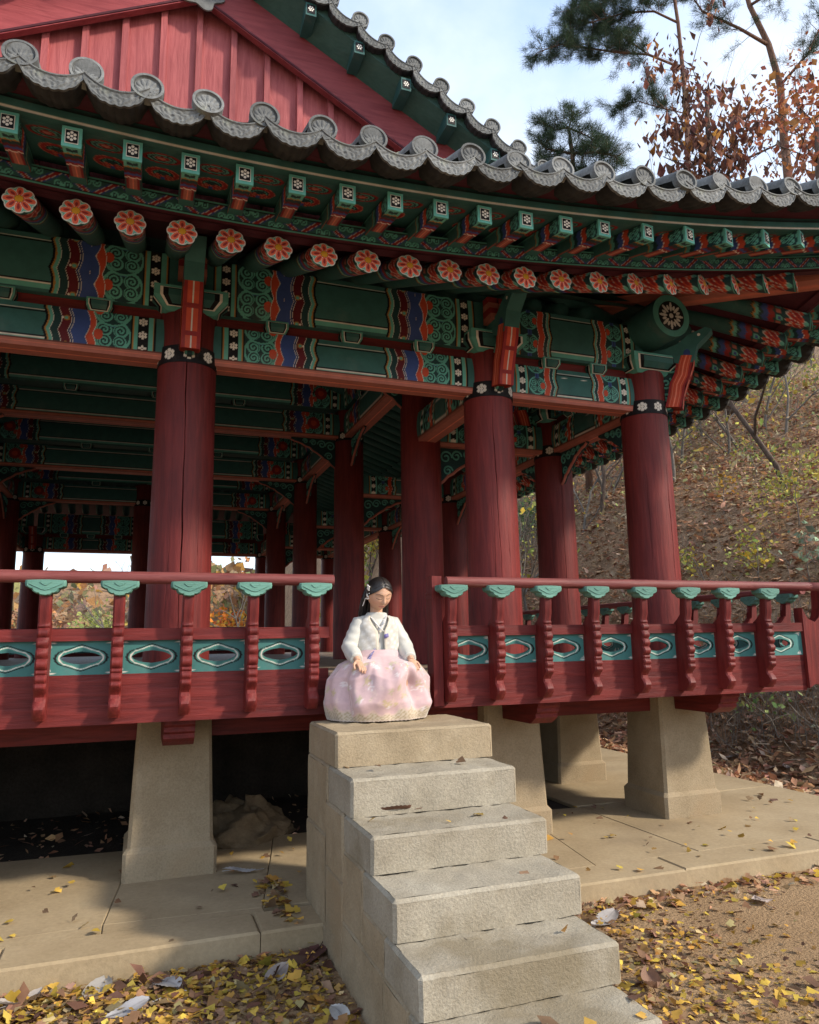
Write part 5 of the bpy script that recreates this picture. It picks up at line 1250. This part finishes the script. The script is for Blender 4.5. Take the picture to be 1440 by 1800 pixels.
# slope: trunks, shrubs, dry stalks
for i,(u,v,du,dv,r,lab) in enumerate(((1385,860,-110,-190,.06,'dark leaning trunk on the slope under the eave'),(1060,900,-6,-120,.06,'grey trunk seen between the two corner columns'))):
    # foot on the slope: march the ray
    foot=hill_point(u,v); s=(foot-CP)[1]/ray(u,v)[1]; top=CP+ray(u+du,v+dv)*s; vec=(top-foot)
    tree('slope_tree',lab,foot-np.array([0,0,.2]),vec+np.array([0,0,.4]),np.linalg.norm(vec)*1.15,r,3,50+i,(260,.10,[(.35,.25,.1,2),(.4,.33,.14,2),(.22,.2,.08,1)],.45,'diamond',.6),'bark',spread=.6,kids=(1,3))
SH=[(1405,905,.55,YELL,700,.06,'yellow-green leafy bush on the slope at the right'),(1335,1005,.35,YELL,260,.07,'low yellow shrub above the handrail'),(1425,1010,.35,[(.20,.26,.17,3),(.28,.34,.24,2)],90,.13,'broad grey-green leaves by the corner of the railing'),(1275,870,.30,[(.5,.28,.05,2),(.35,.3,.1,2)],120,.07,'sparse orange-leaved sapling on the slope'),(935,960,.75,[(.10,.17,.07,3),(.16,.23,.10,2)],1300,.07,'green bushy evergreen behind the corner column'),(1045,800,.6,ORANGE,260,.07,'orange-leaved sapling between the columns'),(1240,1010,.35,YELL,150,.06,'small yellowish shrub beside the corner column'),(1330,820,.45,GREEN+YELL,220,.06,'green sprig in front of the leaning trunk'),(1370,1290,.30,GREEN,90,.06,'small green weeds at the foot of the slope'),(1215,770,.5,GREEN+YELL,420,.07,'pale green thicket under the eave end'),(1390,700,.6,YELL,600,.07,'yellowish thicket high on the slope under the eave')]
for i,(u,v,rad,pal,n,sz,lab) in enumerate(SH):
    p=hill_point(u,v+20); tree('shrub',lab,p,(.05,.0,1),rad*.9,.012,3,70+i,(n,sz,pal,rad*.32,'diamond',.65),'twig',cat='shrub',spread=.9,kids=(2,4))
rg=np.random.default_rng(90); mb=MB()
for k in range(520):
    u=rg.uniform(1200,1470); v=rg.uniform(1205,1330) if rg.random()<.7 else rg.uniform(700,1200); p=hill_point(u,v) ; L=rg.uniform(.2,.7); d=rg.normal(0,.5,3)+np.array([0,0,.8]); d/=np.linalg.norm(d)
    mb.tube([p-d*.05,p+d*L*.5,p+d*L+rg.normal(0,.08,3)],[.005,.004,.002],3,cap=False)
o=mb.build('dry_stalks',MT['twig']); kind(o,'stuff','tangle of dry grey stalks and twigs on the slope')
for i in range(22):
    az=math.radians(24+i*1.35); dist=rg.uniform(17,22); x=CP[0]+dist*math.sin(az); y=CP[1]+dist*math.cos(az)
    tree('thin_tree','thin sparse tree among others along the crest of the slope',gpos(x,y),(rg.normal(0,.12),rg.normal(0,.12),1),rg.uniform(1.3,2.0),.045,4,300+i,None if i%2 else (int(rg.integers(120,300)),.10,[YELL,BROWN,GREEN+YELL,[(.42,.34,.22,2),(.34,.26,.17,2)]][i%4],.5,'diamond',.6),'twig',group='thin trees along the crest of the slope',spread=.75,kids=(2,4))
hx=rg.uniform(9,19,6000); hy=rg.uniform(-2,19,6000); hz=ground_h(hx,hy)+np.abs(rg.normal(0,.4,6000)); keep=(ground_h(hx,hy)>3.6); 
o=link('undergrowth',leaf_cloud(np.stack([hx,hy,hz],-1)[keep],.11,pick([(.40,.33,.2,3),(.33,.25,.15,3),(.36,.36,.14,2),(.22,.22,.1,1),(.45,.3,.1,1)],int(keep.sum()),rg),rg,'diamond',aspect=.45),None); kind(o,'stuff','sparse leafy undergrowth on the upper slope')
# ---------------- far side seen through the pavilion
for i,(x,y,h,pal,n,lab,sd_) in enumerate(((-2.6,34,2.6,[(.30,.34,.10,3),(.40,.40,.14,2)],1500,'yellow-green bush beyond the far railing',101),(4.2,30,2.4,ORANGE,2200,'bright orange maple glowing beyond the far railing',102),(-6.0,44,3.4,[(.45,.2,.08,2),(.36,.2,.12,3)],1500,'russet tree beyond the far railing, left of the bare tree',103),(9.5,27,3.2,YELL+[(.45,.22,.06,2)],2200,'yellowing tree behind the inner columns',104),(7.6,22,2.6,GREEN+YELL,1600,'olive tree behind the inner columns',105),(12.5,30,3.4,ORANGE+YELL,1600,'tall autumn tree at the hill foot',106),(1.2,52,3.2,[(.40,.26,.16,3),(.5,.3,.12,1)],1400,'brownish tree far behind the pavilion',107))):
    tree('autumn_tree',lab,gpos(x,y),(0,0,1),h*.62,.12,3,sd_,(n,.20,pal,.55,'diamond',.7),'bark',spread=.8,kids=(2,4))
tree('bare_tree','bare spreading tree standing beyond the far railing',gpos(-.9,29.),(0,0,1),2.3,.10,5,121,None,'twig',spread=.7,kids=(2,4))
tree('bare_tree','bare tree with a crooked limb beyond the far right railing',gpos(3.3,26.),(.2,0,1),2.0,.08,4,122,None,'twig',spread=.7,kids=(2,4))
H=thing('tiled_house','low house with grey tiled roof far behind the pavilion','house',(-4.6,42,-1.3))
mb=MB(); mb.box(-2.2,2.2,-1.6,1.6,0,2.3); mb.build('wall',MT['granite'],H); mb=MB(); mb.prism([(-2.1,2.3),(0,3.5),(2.1,2.3),(2.1,2.2),(-2.1,2.2)],-2.8,2.8,'x'); mb.build('roof',MT['tile'],H)
mb=MB(); mb.tube([(-2.8,0,3.5),(2.8,0,3.5)],.12,8); mb.build('ridge',MT['tile'],H)
rg=np.random.default_rng(77); mb=MB(); xs=np.linspace(-60,60,40); 
P=np.array([[(x,58+6*math.sin(x*.09),-3),(x,62+6*math.sin(x*.09),4.6+1.2*math.sin(x*.17)+.8*math.sin(x*.41)),(x,75,7.6+1.5*math.sin(x*.12+1)),(x,120,11.)] for x in xs]); mb.grid(P,0,None,flip=True); kind(mb.build('far_hill',MT['litter'],None,True),'structure')
pts=[]; 
for k in range(9000):
    x=rg.uniform(-55,55); t=rg.random(); i=(x+60)/120*39; i0=int(i); seg=P[i0]; q=t*2; j=int(q); a=seg[j]+(seg[j+1]-seg[j])*(q-j); pts.append((x,a[1]-.3,a[2]+rg.normal(0,.8)))
o=link('far_woods',leaf_cloud(np.array(pts),.9,pick([(.36,.22,.14,3),(.45,.24,.10,2),(.30,.28,.12,2),(.5,.30,.08,1),(.2,.2,.1,1)],9000,rg),rg,'diamond',aspect=.8),None); kind(o,'stuff','far autumn woods on the hill behind')
# low chest on the pavilion floor
CH=thing('low_chest','low brown wooden chest on the pavilion floor by the right-hand columns','chest',(4.35,3.4,ZFLOOR))
mb=MB(); mb.box(-.35,.35,-.25,.25,.04,.33); mb.build('body',MT['redrail'],CH); mb=MB(); mb.box(-.38,.38,-.28,.28,.33,.36); mb.build('lid',MT['redrail'],CH)
for a in (-.3,.3):
    for b in (-.2,.2): mb=MB(); mb.box(a-.03,a+.03,b-.03,b+.03,0,.04); mb.build('foot',MT['redrail'],CH)
# ================================================================ seated girl
GX,GY,GZ0=1.108,-1.0,.948
PER=thing('person','girl in white jacket and pale pink skirt seated above the stone stairs','person',(GX,GY,GZ0))
def ell(mb,c,r,n=20,m=14,rot=None,fn=None):
    A=np.linspace(0,2*math.pi,n+1)[:-1]; Bv=np.linspace(-math.pi/2,math.pi/2,m); V=[];F=[]
    for b in Bv:
        for a in A:
            p=Vector((math.cos(b)*math.cos(a)*r[0],math.cos(b)*math.sin(a)*r[1],math.sin(b)*r[2]))
            if rot is not None: p=rot@p
            V.append((p.x+c[0],p.y+c[1],p.z+c[2]))
    for i in range(m-1):
        for k in range(n): F.append((i*n+k,i*n+(k+1)%n,(i+1)*n+(k+1)%n,(i+1)*n+k))
    mb.add(V,F)
def remeshed(mb,voxel,name,smooth_it=2):
    me=mb.mesh(name,[MT['paint']]); o=bpy.data.objects.new(name,me); COL.objects.link(o)
    md_=o.modifiers.new('r','REMESH'); md_.mode='VOXEL'; md_.voxel_size=voxel
    if smooth_it: sm=o.modifiers.new('s','SMOOTH'); sm.factor=.5; sm.iterations=smooth_it
    dg=bpy.context.evaluated_depsgraph_get(); ev=o.evaluated_get(dg); m2=bpy.data.meshes.new_from_object(ev); bpy.data.objects.remove(o)
    return m2
def setcol(me,fn):
    n=len(me.vertices); v=np.empty(n*3); me.vertices.foreach_get('co',v); v=v.reshape(-1,3); c=np.ones((n,4)); c[:,:3]=fn(v)
    for a in list(me.color_attributes): me.color_attributes.remove(a)
    me.color_attributes.new('Col','FLOAT_COLOR','POINT').data.foreach_set('color',c.ravel()); me.polygons.foreach_set('use_smooth',[True]*len(me.polygons)); me.update(); return v
def skinmat():
    m,t,b=newmat('skin'); a=N(t,'ShaderNodeAttribute',attribute_name='Col'); t.links.new(a.outputs['Color'],b.inputs['Base Color']); b.inputs['Roughness'].default_value=.5
    b.inputs['Subsurface Weight'].default_value=.15; b.inputs['Subsurface Radius'].default_value=(.012,.005,.003); b.inputs['Subsurface Scale'].default_value=.5; b.inputs['Specular IOR Level'].default_value=.35; return m
def cloth(name,rough=.75,sheen=.3,bs=.15,scale=60.,vary=.08):
    m,t,b=newmat(name); a=N(t,'ShaderNodeAttribute',attribute_name='Col'); v=coords(t); n=N(t,'ShaderNodeTexNoise',Scale=scale,Detail=4.); t.links.new(v,n.inputs['Vector'])
    c=mixc(t,1.,a.outputs['Color'],ramp(t,n.outputs[0],[(.3,(1-vary*1.5,)*3),(.7,(1+vary,)*3)]),'MULTIPLY'); t.links.new(c,b.inputs['Base Color']); b.inputs['Roughness'].default_value=rough; b.inputs['Sheen Weight'].default_value=sheen; b.inputs['Specular IOR Level'].default_value=.25
    bump(t,b,n.outputs[0],bs,.003); return m
MSK=skinmat(); MCL=cloth('white_brocade',.7,.2,.35,45.,.07); MSA=cloth('satin_cloth',.45,.3,.06,25.,.04); MSKT=cloth('pink_organza',.5,.5,.08,40.,.05)
# ---- body: head, neck, torso, arms, hands, legs fused into one skin
L_=lambda x,y,z:(x-GX,y-GY,z-GZ0)
HC=np.array(L_(1.110,-1.018,1.676))   # head centre
tilt=Matrix.Rotation(math.radians(29),3,'X')@Matrix.Rotation(math.radians(7),3,'Z')   # chin down, slight turn
# head as displaced sphere, face to -y
def head_grid():
    n,m=120,90; A=np.linspace(0,2*math.pi,n+1); Bv=np.linspace(-math.pi/2,math.pi/2,m); a,b=np.meshgrid(A,Bv,indexing='ij')
    x=np.cos(b)*np.cos(a); y=np.cos(b)*np.sin(a); z=np.sin(b)
    X=x*.0735; Y=y*.087; Z=z*.097
    # narrower jaw, flatter face, fuller cheeks
    lowr=np.clip(-Z/.10,0,1); X=X*(1-.24*lowr**1.8); Y=np.where(Y<0,Y*(.93-.05*lowr),Y*(1-.35*lowr)); front=np.clip(-y,0,1)**1.5
    g=lambda cx,cz,sx,sz: np.exp(-((X-cx)/sx)**2-((Z-cz)/sz)**2)*front
    d=0*X
    d+=.0165*g(0,-.020,.0085,.012)+.007*g(0,.000,.006,.020)+.005*(g(.008,-.024,.005,.005)+g(-.008,-.024,.005,.005))   # nose
    d-=.0075*(g(.030,.008,.017,.011)+g(-.030,.008,.017,.011)); d+=.0058*(g(.030,.006,.013,.0065)+g(-.030,.006,.013,.0065))  # sockets, lids
    d+=.0035*g(0,.030,.045,.012)+.007*(g(.038,-.022,.022,.022)+g(-.038,-.022,.022,.022))
    d+=.0062*g(0,-.048,.017,.0042)+.0065*g(0,-.0575,.014,.0048)-.0045*g(0,-.0525,.020,.0022)-.003*g(0,-.067,.014,.005)+.0085*g(0,-.082,.018,.012)
    Y=Y-d
    return X,Y,Z
X,Y,Z=head_grid(); bb_=MB()
R3=np.array(tilt); P=np.stack([X,Y,Z],-1)@R3.T+HC; bb_.grid(P,0,None)
def hp(x,y,z): return tuple(R3@np.array([x,y,z])+HC)
rotE=tilt
for s in (-1,1): ell(bb_,hp(s*.070,.008,-.005),(.008,.016,.026),14,10,tilt)
NB=np.array(L_(1.108,-.965,1.50))
bb_.tube([hp(0,.020,-.055),tuple(NB*.5+np.array(hp(0,.02,-.085))*.5),tuple(NB)],[.040,.037,.046],18)
SH={-1:np.array(L_(.994,-.955,1.498)),1:np.array(L_(1.222,-.955,1.498))}
EL={-1:np.array(L_(.938,-.985,1.366)),1:np.array(L_(1.280,-.985,1.362))}
WR={-1:np.array(L_(.938,-1.135,1.292)),1:np.array(L_(1.262,-1.140,1.290))}
ell(bb_,L_(1.108,-.945,1.36),(.105,.075,.17)); ell(bb_,L_(1.108,-.945,1.49),(.115,.06,.055)); ell(bb_,L_(1.108,-.915,1.235),(.125,.10,.085))
for s in (-1,1):
    bb_.tube([SH[s],(SH[s]+EL[s])/2,EL[s]],[.036,.032,.027],12); bb_.tube([EL[s],(EL[s]+WR[s])/2,WR[s]],[.028,.026,.019],12)
    kn=np.array(L_(1.108+s*.10,-1.15,1.19)); an=np.array(L_(1.108+s*.09,-1.11,1.00)); bb_.tube([np.array(L_(1.108+s*.07,-.92,1.225)),kn],[.06,.048],12); bb_.tube([kn,an],[.045,.03],12); ell(bb_,an+np.array([0,-.03,-.022]),(.03,.06,.025))
# hands: palm, four fingers, thumb
for s in (-1,1):
    w=WR[s]; fw=np.array([(.18 if s<0 else .02),-.72,-.62]); fw/=np.linalg.norm(fw); sid=np.cross(fw,[0,0,1.]); sid/=np.linalg.norm(sid); nrm=np.cross(sid,fw)   # sid: +x-ish, nrm: up
    rotm=Matrix(((sid[0],fw[0],nrm[0]),(sid[1],fw[1],nrm[1]),(sid[2],fw[2],nrm[2])))
    pc=w+fw*.036; ell(bb_,pc,(.0245,.036,.0115),18,12,rotm); bb_.tube([w-fw*.012,w+fw*.012],[.019,.018],12)
    for k,(off,ln,sp) in enumerate(((-.0185,.040,-.10),(-.0062,.047,-.03),(.0062,.044,.04),(.0182,.034,.12))):
        off*=-s if True else 1
        d0=fw+sid*(sp*-s); d0/=np.linalg.norm(d0); b0=w+fw*.060+sid*off+nrm*.003; d1=d0-nrm*.35; d1/=np.linalg.norm(d1); d2=d0-nrm*1.0; d2/=np.linalg.norm(d2)
        p1=b0+d0*ln*.42; p2=p1+d1*ln*.34; p3=p2+d2*ln*.28; bb_.tube([b0-d0*.014,b0,p1,p2,p3],[.0066,.0068,.0064,.0058,.0046],9)
    ti=-sid*s*-1 if False else sid*(-s)   # thumb on the inner side
    t0=w+fw*.020+ti*.017; t1=t0+(fw*.6+ti*.75-nrm*.1)*.024; t2=t1+(fw*.9+ti*.25-nrm*.25)*.022; t3=t2+(fw*.95-nrm*.3)*.014; bb_.tube([w+fw*.012+ti*.006,t0,t1,t2,t3],[.009,.0095,.008,.007,.005],9)
body=remeshed(bb_,.0024,'body',2)
Ri=R3.T
def skin_col(v):
    n=len(v); c=np.tile(np.array([.55,.325,.215]),(n,1)); q=(v-HC)@Ri.T; x,y,z=q[:,0],q[:,1],q[:,2]; fr=(y<-.02)&(np.abs(z)<.11)&(np.abs(x)<.085)
    def blend(mask,col,k=1.): c[mask]=c[mask]*(1-k)+np.array(col)*k
    for s in (-1,1):
        e=np.exp(-((x-s*.042)/.022)**2-((z+.025)/.018)**2)*fr; c[:]=c*(1-.35*e[:,None])+np.array([.62,.27,.19])*.35*e[:,None]
        # eyebrows
        zb=.0285-.0022*((x-s*.030)/.012)**2; e=fr&(np.abs(x-s*.031)<.0185)&(np.abs(z-zb)<.0026); blend(e,(.07,.045,.035),.75)
        # lowered lids: lash line bowed downward
        zl=-.0005+.0050*((x-s*.030)/.0165)**2; e=fr&(np.abs(x-s*.030)<.0175)&(np.abs(z-zl)<.0018); blend(e,(.035,.02,.016),.92)
        e=fr&(np.abs(x-s*.030)<.016)&(np.abs(z-zl-.0085)<.0012); blend(e,(.33,.18,.12),.5)
        blend(fr&(np.hypot(x-s*.0062,(z+.0305))<.0026),(.22,.09,.065),.8)
    lip=fr&((np.abs(z+.0535)<.0078*np.sqrt(np.clip(1-(x/.0215)**2,0,1)))); blend(lip,(.56,.20,.175),.85); blend(fr&(np.abs(x)<.0195)&(np.abs(z+.0528-.0012*np.cos(x/.006))<.0010),(.20,.06,.055),.85)
    # nails
    return c
setcol(body,skin_col); body.materials.clear(); body.materials.append(MSK); link('body',body,PER)
# ---- hair
MH,t_,b_=newmat('black_hair'); vv=coords(t_,(60,60,4)); nn_=N(t_,'ShaderNodeTexNoise',Scale=4.,Detail=5.); t_.links.new(vv,nn_.inputs['Vector']); t_.links.new(ramp(t_,nn_.outputs[0],[(.3,(.006,.005,.005)),(.75,(.030,.022,.018))]),b_.inputs['Base Color']); b_.inputs['Roughness'].default_value=.38; bump(t_,b_,nn_.outputs[0],.5,.004)
hb=MB(); n,m=96,60; A=np.linspace(0,2*math.pi,n+1); Bv=np.linspace(-.75,math.pi/2,m); a,b=np.meshgrid(A,Bv,indexing='ij')
x=np.cos(b)*np.cos(a); y=np.cos(b)*np.sin(a); z=np.sin(b)
# hairline: in front the cap only starts high; sides sweep back over the ears
fr=np.clip(-y,0,1); limit=-.75+ fr**.7*1.55 ; bb2=np.maximum(b,np.where(y<.15,limit-.10*np.abs(x)**2*0,-.75)); bb2=np.where(y<.15,np.maximum(b,-.25+1.0*np.clip((.15-y)/1.15,0,1)**.75+.22*np.exp(-(x/.30)**2)*(y<0)-.12*np.exp(-((np.abs(x)-.75)/.2)**2)*(y<0)),b)
x=np.cos(bb2)*np.cos(a); y=np.cos(bb2)*np.sin(a); z=np.sin(bb2)
part=np.exp(-(x/.045)**2)*(z>.2)*.0035; st_=.0022*np.sin(a*46+z*5)
P=np.stack([x*(.0765+.003+st_),y*(.0905+.003+st_)+.002,z*(.101+.002)-part+.001],-1)@R3.T+HC; hb.grid(P,0,None)
rgh=np.random.default_rng(4)
def lock(pts,r,seg=6): hb.tube(pts,r,seg,cap=True)
for k in range(46):   # long hair down the back and behind the shoulders
    s=rgh.uniform(-1,1); p0=np.array(hp(s*.066,.045+.03*(1-s*s)+rgh.uniform(-.01,.01),-.01+rgh.uniform(-.03,.03))); e=np.array(L_(1.108+s*.065+rgh.normal(0,.010),-.895+rgh.uniform(-.025,.02),1.40+rgh.uniform(-.08,.06)))
    mid=(p0+e)/2+np.array([s*.022,.028,.02]); lock([p0,p0*.6+mid*.4+np.array([s*.008,.006,0]),mid,mid*.4+e*.6,e],[.010,.012,.011,.009,.003],5)
for k in range(0):  # lock brought forward over her left shoulder
    q=rgh.normal(0,.006,3); lock([np.array(hp(.070,.02,-.02))+q,np.array(hp(.080,.02,-.07))+q,np.array(L_(1.218,-.985,1.545))+q,np.array(L_(1.252,-1.012,1.46))+q*1.4,np.array(L_(1.262,-1.015,1.385))+q*2],[.006,.007,.007,.006,.002],5)
for k in range(26):  # strands swept from the parting to behind the ears, wisps on the temples
    s=rgh.choice([-1,1]); u=rgh.uniform(0,1); p0=np.array(hp(s*.004,-.065+u*.10,.088+.012*math.sin(u*3))); p1=np.array(hp(s*.052,-.050+u*.06,.062)); p2=np.array(hp(s*.077,-.012+u*.03,.020)); p3=np.array(hp(s*.074,.03+u*.01,-.03)); lock([p0,p1,p2,p3],[.0016,.003,.003,.0016],4)
hb.build('hair',MH,PER,True)
mo=MB()
for k in range(26):
    t=k/25; c=np.array(hp(-.074-.006*math.sin(k*1.9),-.005+.012*math.cos(k*2.3),.062-.085*t)); ell(mo,c+rgh.normal(0,.0035,3),(.0048,.0048,.0048),8,6)
for k in range(14):
    t=k/13; c=np.array(hp(-.080-.010*t,.012,-.03-.05*t)); ell(mo,c,(.0028,.0028,.0028),7,5)
for a in np.linspace(0,2*math.pi,6)[:-1]: ell(mo,np.array(hp(-.078,-.004+.010*math.cos(a),.045+.010*math.sin(a))),(.003,.008,.008),10,7)
mo.c=[(.80,.76,.70)]*len(mo.v); mo.build('hair_ornament',MSA,PER,True)
# ---- jacket with sleeves (one garment), vest, collar, ribbon
jk=MB()
def loft(mb,rings,seg=40):
    V=[];F=[]
    for c,rx,ry in rings:
        for k in range(seg):
            a=2*math.pi*k/seg; V.append((c[0]+rx*math.cos(a),c[1]+ry*math.sin(a),c[2]))
    for i in range(len(rings)-1):
        for k in range(seg): F.append((i*seg+k,i*seg+(k+1)%seg,(i+1)*seg+(k+1)%seg,(i+1)*seg+k))
    F.append(tuple(range(seg))[::-1]); F.append(tuple((len(rings)-1)*seg+k for k in range(seg))); mb.add(V,F)
loft(jk,[(L_(1.108,-.955,1.292),.128,.098),(L_(1.108,-.955,1.34),.122,.095),(L_(1.108,-.955,1.42),.122,.088),(L_(1.108,-.952,1.485),.128,.075),(L_(1.108,-.955,1.525),.095,.060),(L_(1.108,-.966,1.566),.055,.052)])
for s in (-1,1):
    sh=SH[s]+np.array([-s*.01,0,.002]); el=EL[s]; wr=WR[s]+(WR[s]-EL[s])/np.linalg.norm(WR[s]-EL[s])*-.008
    jk.tube([sh-np.array([s*.03,0,0]),sh,(sh*.6+el*.4),el+np.array([s*.004,0,-.006]),(el+wr)/2+np.array([0,.0,-.012]),wr],[.048,.051,.050,.050,.047,.036],20)
jm_=remeshed(jk,.004,'jacket',6)
def fold(me,amp):
    n=len(me.vertices); v=np.empty(n*3); me.vertices.foreach_get('co',v); v=v.reshape(-1,3); nr=np.empty(n*3); me.vertices.foreach_get('normal',nr); nr=nr.reshape(-1,3)
    arm=np.clip((np.abs(v[:,0])-.12)/.05,0,1); h=np.sin(v[:,2]*95+v[:,0]*60+3*np.sin(v[:,1]*30))*.6+np.sin(v[:,2]*160-v[:,1]*90)*.4
    v=v+nr*(amp*h*(.35+.65*arm))[:,None]; me.vertices.foreach_set('co',v.ravel()); me.update()
fold(jm_,.0018); setcol(jm_,lambda v:np.tile(np.array([.55,.535,.48]),(len(v),1))); jm_.materials.clear(); jm_.materials.append(MSA); link('jacket',jm_,PER)
vs=MB(); nA,nZ=70,34; tz=np.linspace(0,1,nZ)
def torso_r(z):  # z world
    zs=[1.28,1.34,1.42,1.485,1.525,1.545]; rx=[.142,.137,.137,.139,.108,.075]; ry=[.112,.108,.101,.088,.073,.060]; return np.interp(z,zs,rx),np.interp(z,zs,ry)
G=np.zeros((nA,nZ,3))
for j,t in enumerate(tz):
    z=1.285+.257*t; rx,ry=torso_r(z)
    gap=.13+.30*max(0,1-t*4.5)**1.6+.55*max(0,(t-.62)/.38)**1.3   # rounded lower corners, V neck
    for i in range(nA):
        a=-math.pi/2+gap+(2*math.pi-2*gap)*i/(nA-1); wob=.0025*math.sin(a*9+z*40); G[i,j]=L_(1.108+(rx+wob)*math.cos(a),-.955+(ry+wob)*math.sin(a),z)
bro=np.zeros((nA*nZ,3))+np.array([.52,.49,.435]); gi,gj=np.meshgrid(np.arange(nA),np.arange(nZ),indexing='ij'); pat=(np.sin(gi*1.15)*np.sin(gj*1.05+np.sin(gi*.4))>.35).ravel(); bro[pat]=[.60,.585,.55]; edge=((gi<2)|(gi>nA-3)|(gj<2)).ravel(); bro[edge]=[.58,.52,.42]
vs.grid(G,0,bro); vme=vs.mesh('vest',MCL,True); vo=link('vest',vme,PER); sm=vo.modifiers.new('s','SOLIDIFY'); sm.thickness=.007; sm.offset=1
cl=MB()
for s in (-1,1):
    pts=[L_(1.108+s*.047,-.985,1.553),L_(1.108+s*.036,-1.018,1.525),L_(1.108+s*.012,-1.047,1.485),L_(1.108-s*.012,-1.055,1.455)]; 
    for i in range(3):
        p,q=np.array(pts[i]),np.array(pts[i+1]); w=np.array([s*.012,-.004*(1+s),.008]); cl.add([p-w,p+w,q+w,q-w],[(0,1,2,3)],0,(.62,.61,.59))
co_=cl.build('collar',MSA,PER,True); sm=co_.modifiers.new('s','SOLIDIFY'); sm.thickness=.004
rb=MB(); c0=(.15,.13,.32)
rb.add([L_(1.122,-1.066,1.432),L_(1.150,-1.064,1.440),L_(1.152,-1.066,1.418),L_(1.124,-1.069,1.408)],[(0,1,2,3)],0,c0)
Pp=[L_(1.060,-1.062,1.345),L_(1.040,-1.085,1.322),L_(1.020,-1.105,1.300),L_(1.005,-1.125,1.276)]
for i in range(3):
    p,q=np.array(Pp[i]),np.array(Pp[i+1]); w=np.array([.014,0,.010]); rb.add([p-w,p+w,q+w,q-w],[(0,1,2,3)],0,c0)
ro=rb.build('ribbon',MSA,PER,True); sm=ro.modifiers.new('s','SOLIDIFY'); sm.thickness=.003
# ---- skirt: gathered at the chest, domed over the knees, hem on the stone
ns,mt=220,90; A=np.linspace(0,2*math.pi,ns+1); T=np.linspace(0,1,mt); a,t=np.meshgrid(A,T,indexing='ij'); ca,sa=np.cos(a),np.sin(a)
zz=np.interp(t,[0,.12,.35,.55,.8,.94,1.],[1.345,1.305,1.262,1.185,1.045,.975,.951])
rx=np.interp(t,[0,.12,.35,.55,.8,1.],[.118,.15,.245,.305,.325,.300]); ryf=np.interp(t,[0,.12,.35,.55,.8,1.],[.10,.125,.205,.262,.275,.250]); ryb=np.interp(t,[0,.12,.35,.55,.8,1.],[.09,.095,.10,.105,.108,.105])
ry=np.where(sa<0,ryf,ryb)
env=np.clip((t-.10)/.5,0,1)*np.clip((1.12-t)/.3,.25,1)
pl=np.sin(a*31+1.5*np.sin(a*3)+t*3)*np.clip(1-t*1.3,0,1)*.35
fd=pl+np.sin(a*9+2.2*np.sin(t*4)+t*2.)*.55+np.sin(a*15-t*5+1.3*np.sin(a*2))*.35+np.sin(a*5+t*6)*.4
frm=np.clip(-sa+.35,0,1)
k=1+env*.105*(np.abs(fd)**1.25*np.sign(fd))*frm
diag=.030*np.sin((a*3.2+t*9)+.8*np.sin(a*4))*np.clip(1-np.abs(t-.62)/.35,0,1)*frm
px=rx*k*ca; py=ry*k*sa-diag*np.abs(sa); py=np.minimum(py,.128)
for kx_,kz in ((-.12,.46),(.13,.45)):   # knees push the cloth up and forward
    e=np.exp(-((px-kx_)/.085)**2-((t-kz)/.16)**2)*frm; py-=.030*e; zz=zz+.022*e
hem=np.clip((t-.9)/.1,0,1); zz=zz+.012*env*np.sin(a*9+2.2*np.sin(4)+2.)*frm*(1-hem)+hem*.004*np.abs(np.sin(a*40)); zz=np.maximum(zz,.9505)
sx0=1.108+np.interp(t,[0,.4,1.],[0,.0,-.006])
Pk=np.stack([sx0+px-GX,-.985+py-GY,zz-GZ0],-1); skm=MB()
cs=np.tile(np.array([.56,.385,.39]),(a.size,1)); av,tv=a.ravel(),t.ravel(); rg=np.random.default_rng(3)
def arc(q): return (av-q+math.pi)%(2*math.pi)-math.pi
tr=.875+.018*np.sin(av*24)+.03*np.sin(av*3+1); m_=tv>tr; lace=(np.sin(av*150)*np.sin(tv*140)>-.1); cs[m_]=[.40,.31,.20]; cs[m_&lace]=[.55,.46,.35]; cs[np.abs(tv-tr)<.012]=[.60,.44,.38]; cs[tv>.985]=[.56,.46,.38]
for k_ in range(120):
    q=rg.uniform(math.pi*1.02,math.pi*1.98); h=rg.choice([rg.uniform(.30,.5),rg.uniform(.60,.86)]); col=[(.66,.57,.56),(.50,.38,.24),(.60,.43,.40),(.48,.41,.28)][rg.integers(4)]; r=rg.uniform(.010,.022)
    d=np.hypot(arc(q)*.28,(tv-h)*.42); pt=(d<r)&((np.cos(np.arctan2((tv-h)*.42,arc(q)*.28)*5)*.4+.6)*r>d); cs[pt]=np.array(col)
skm.grid(Pk,0,cs,flip=True); so_=skm.build('skirt',MSKT,PER,True)
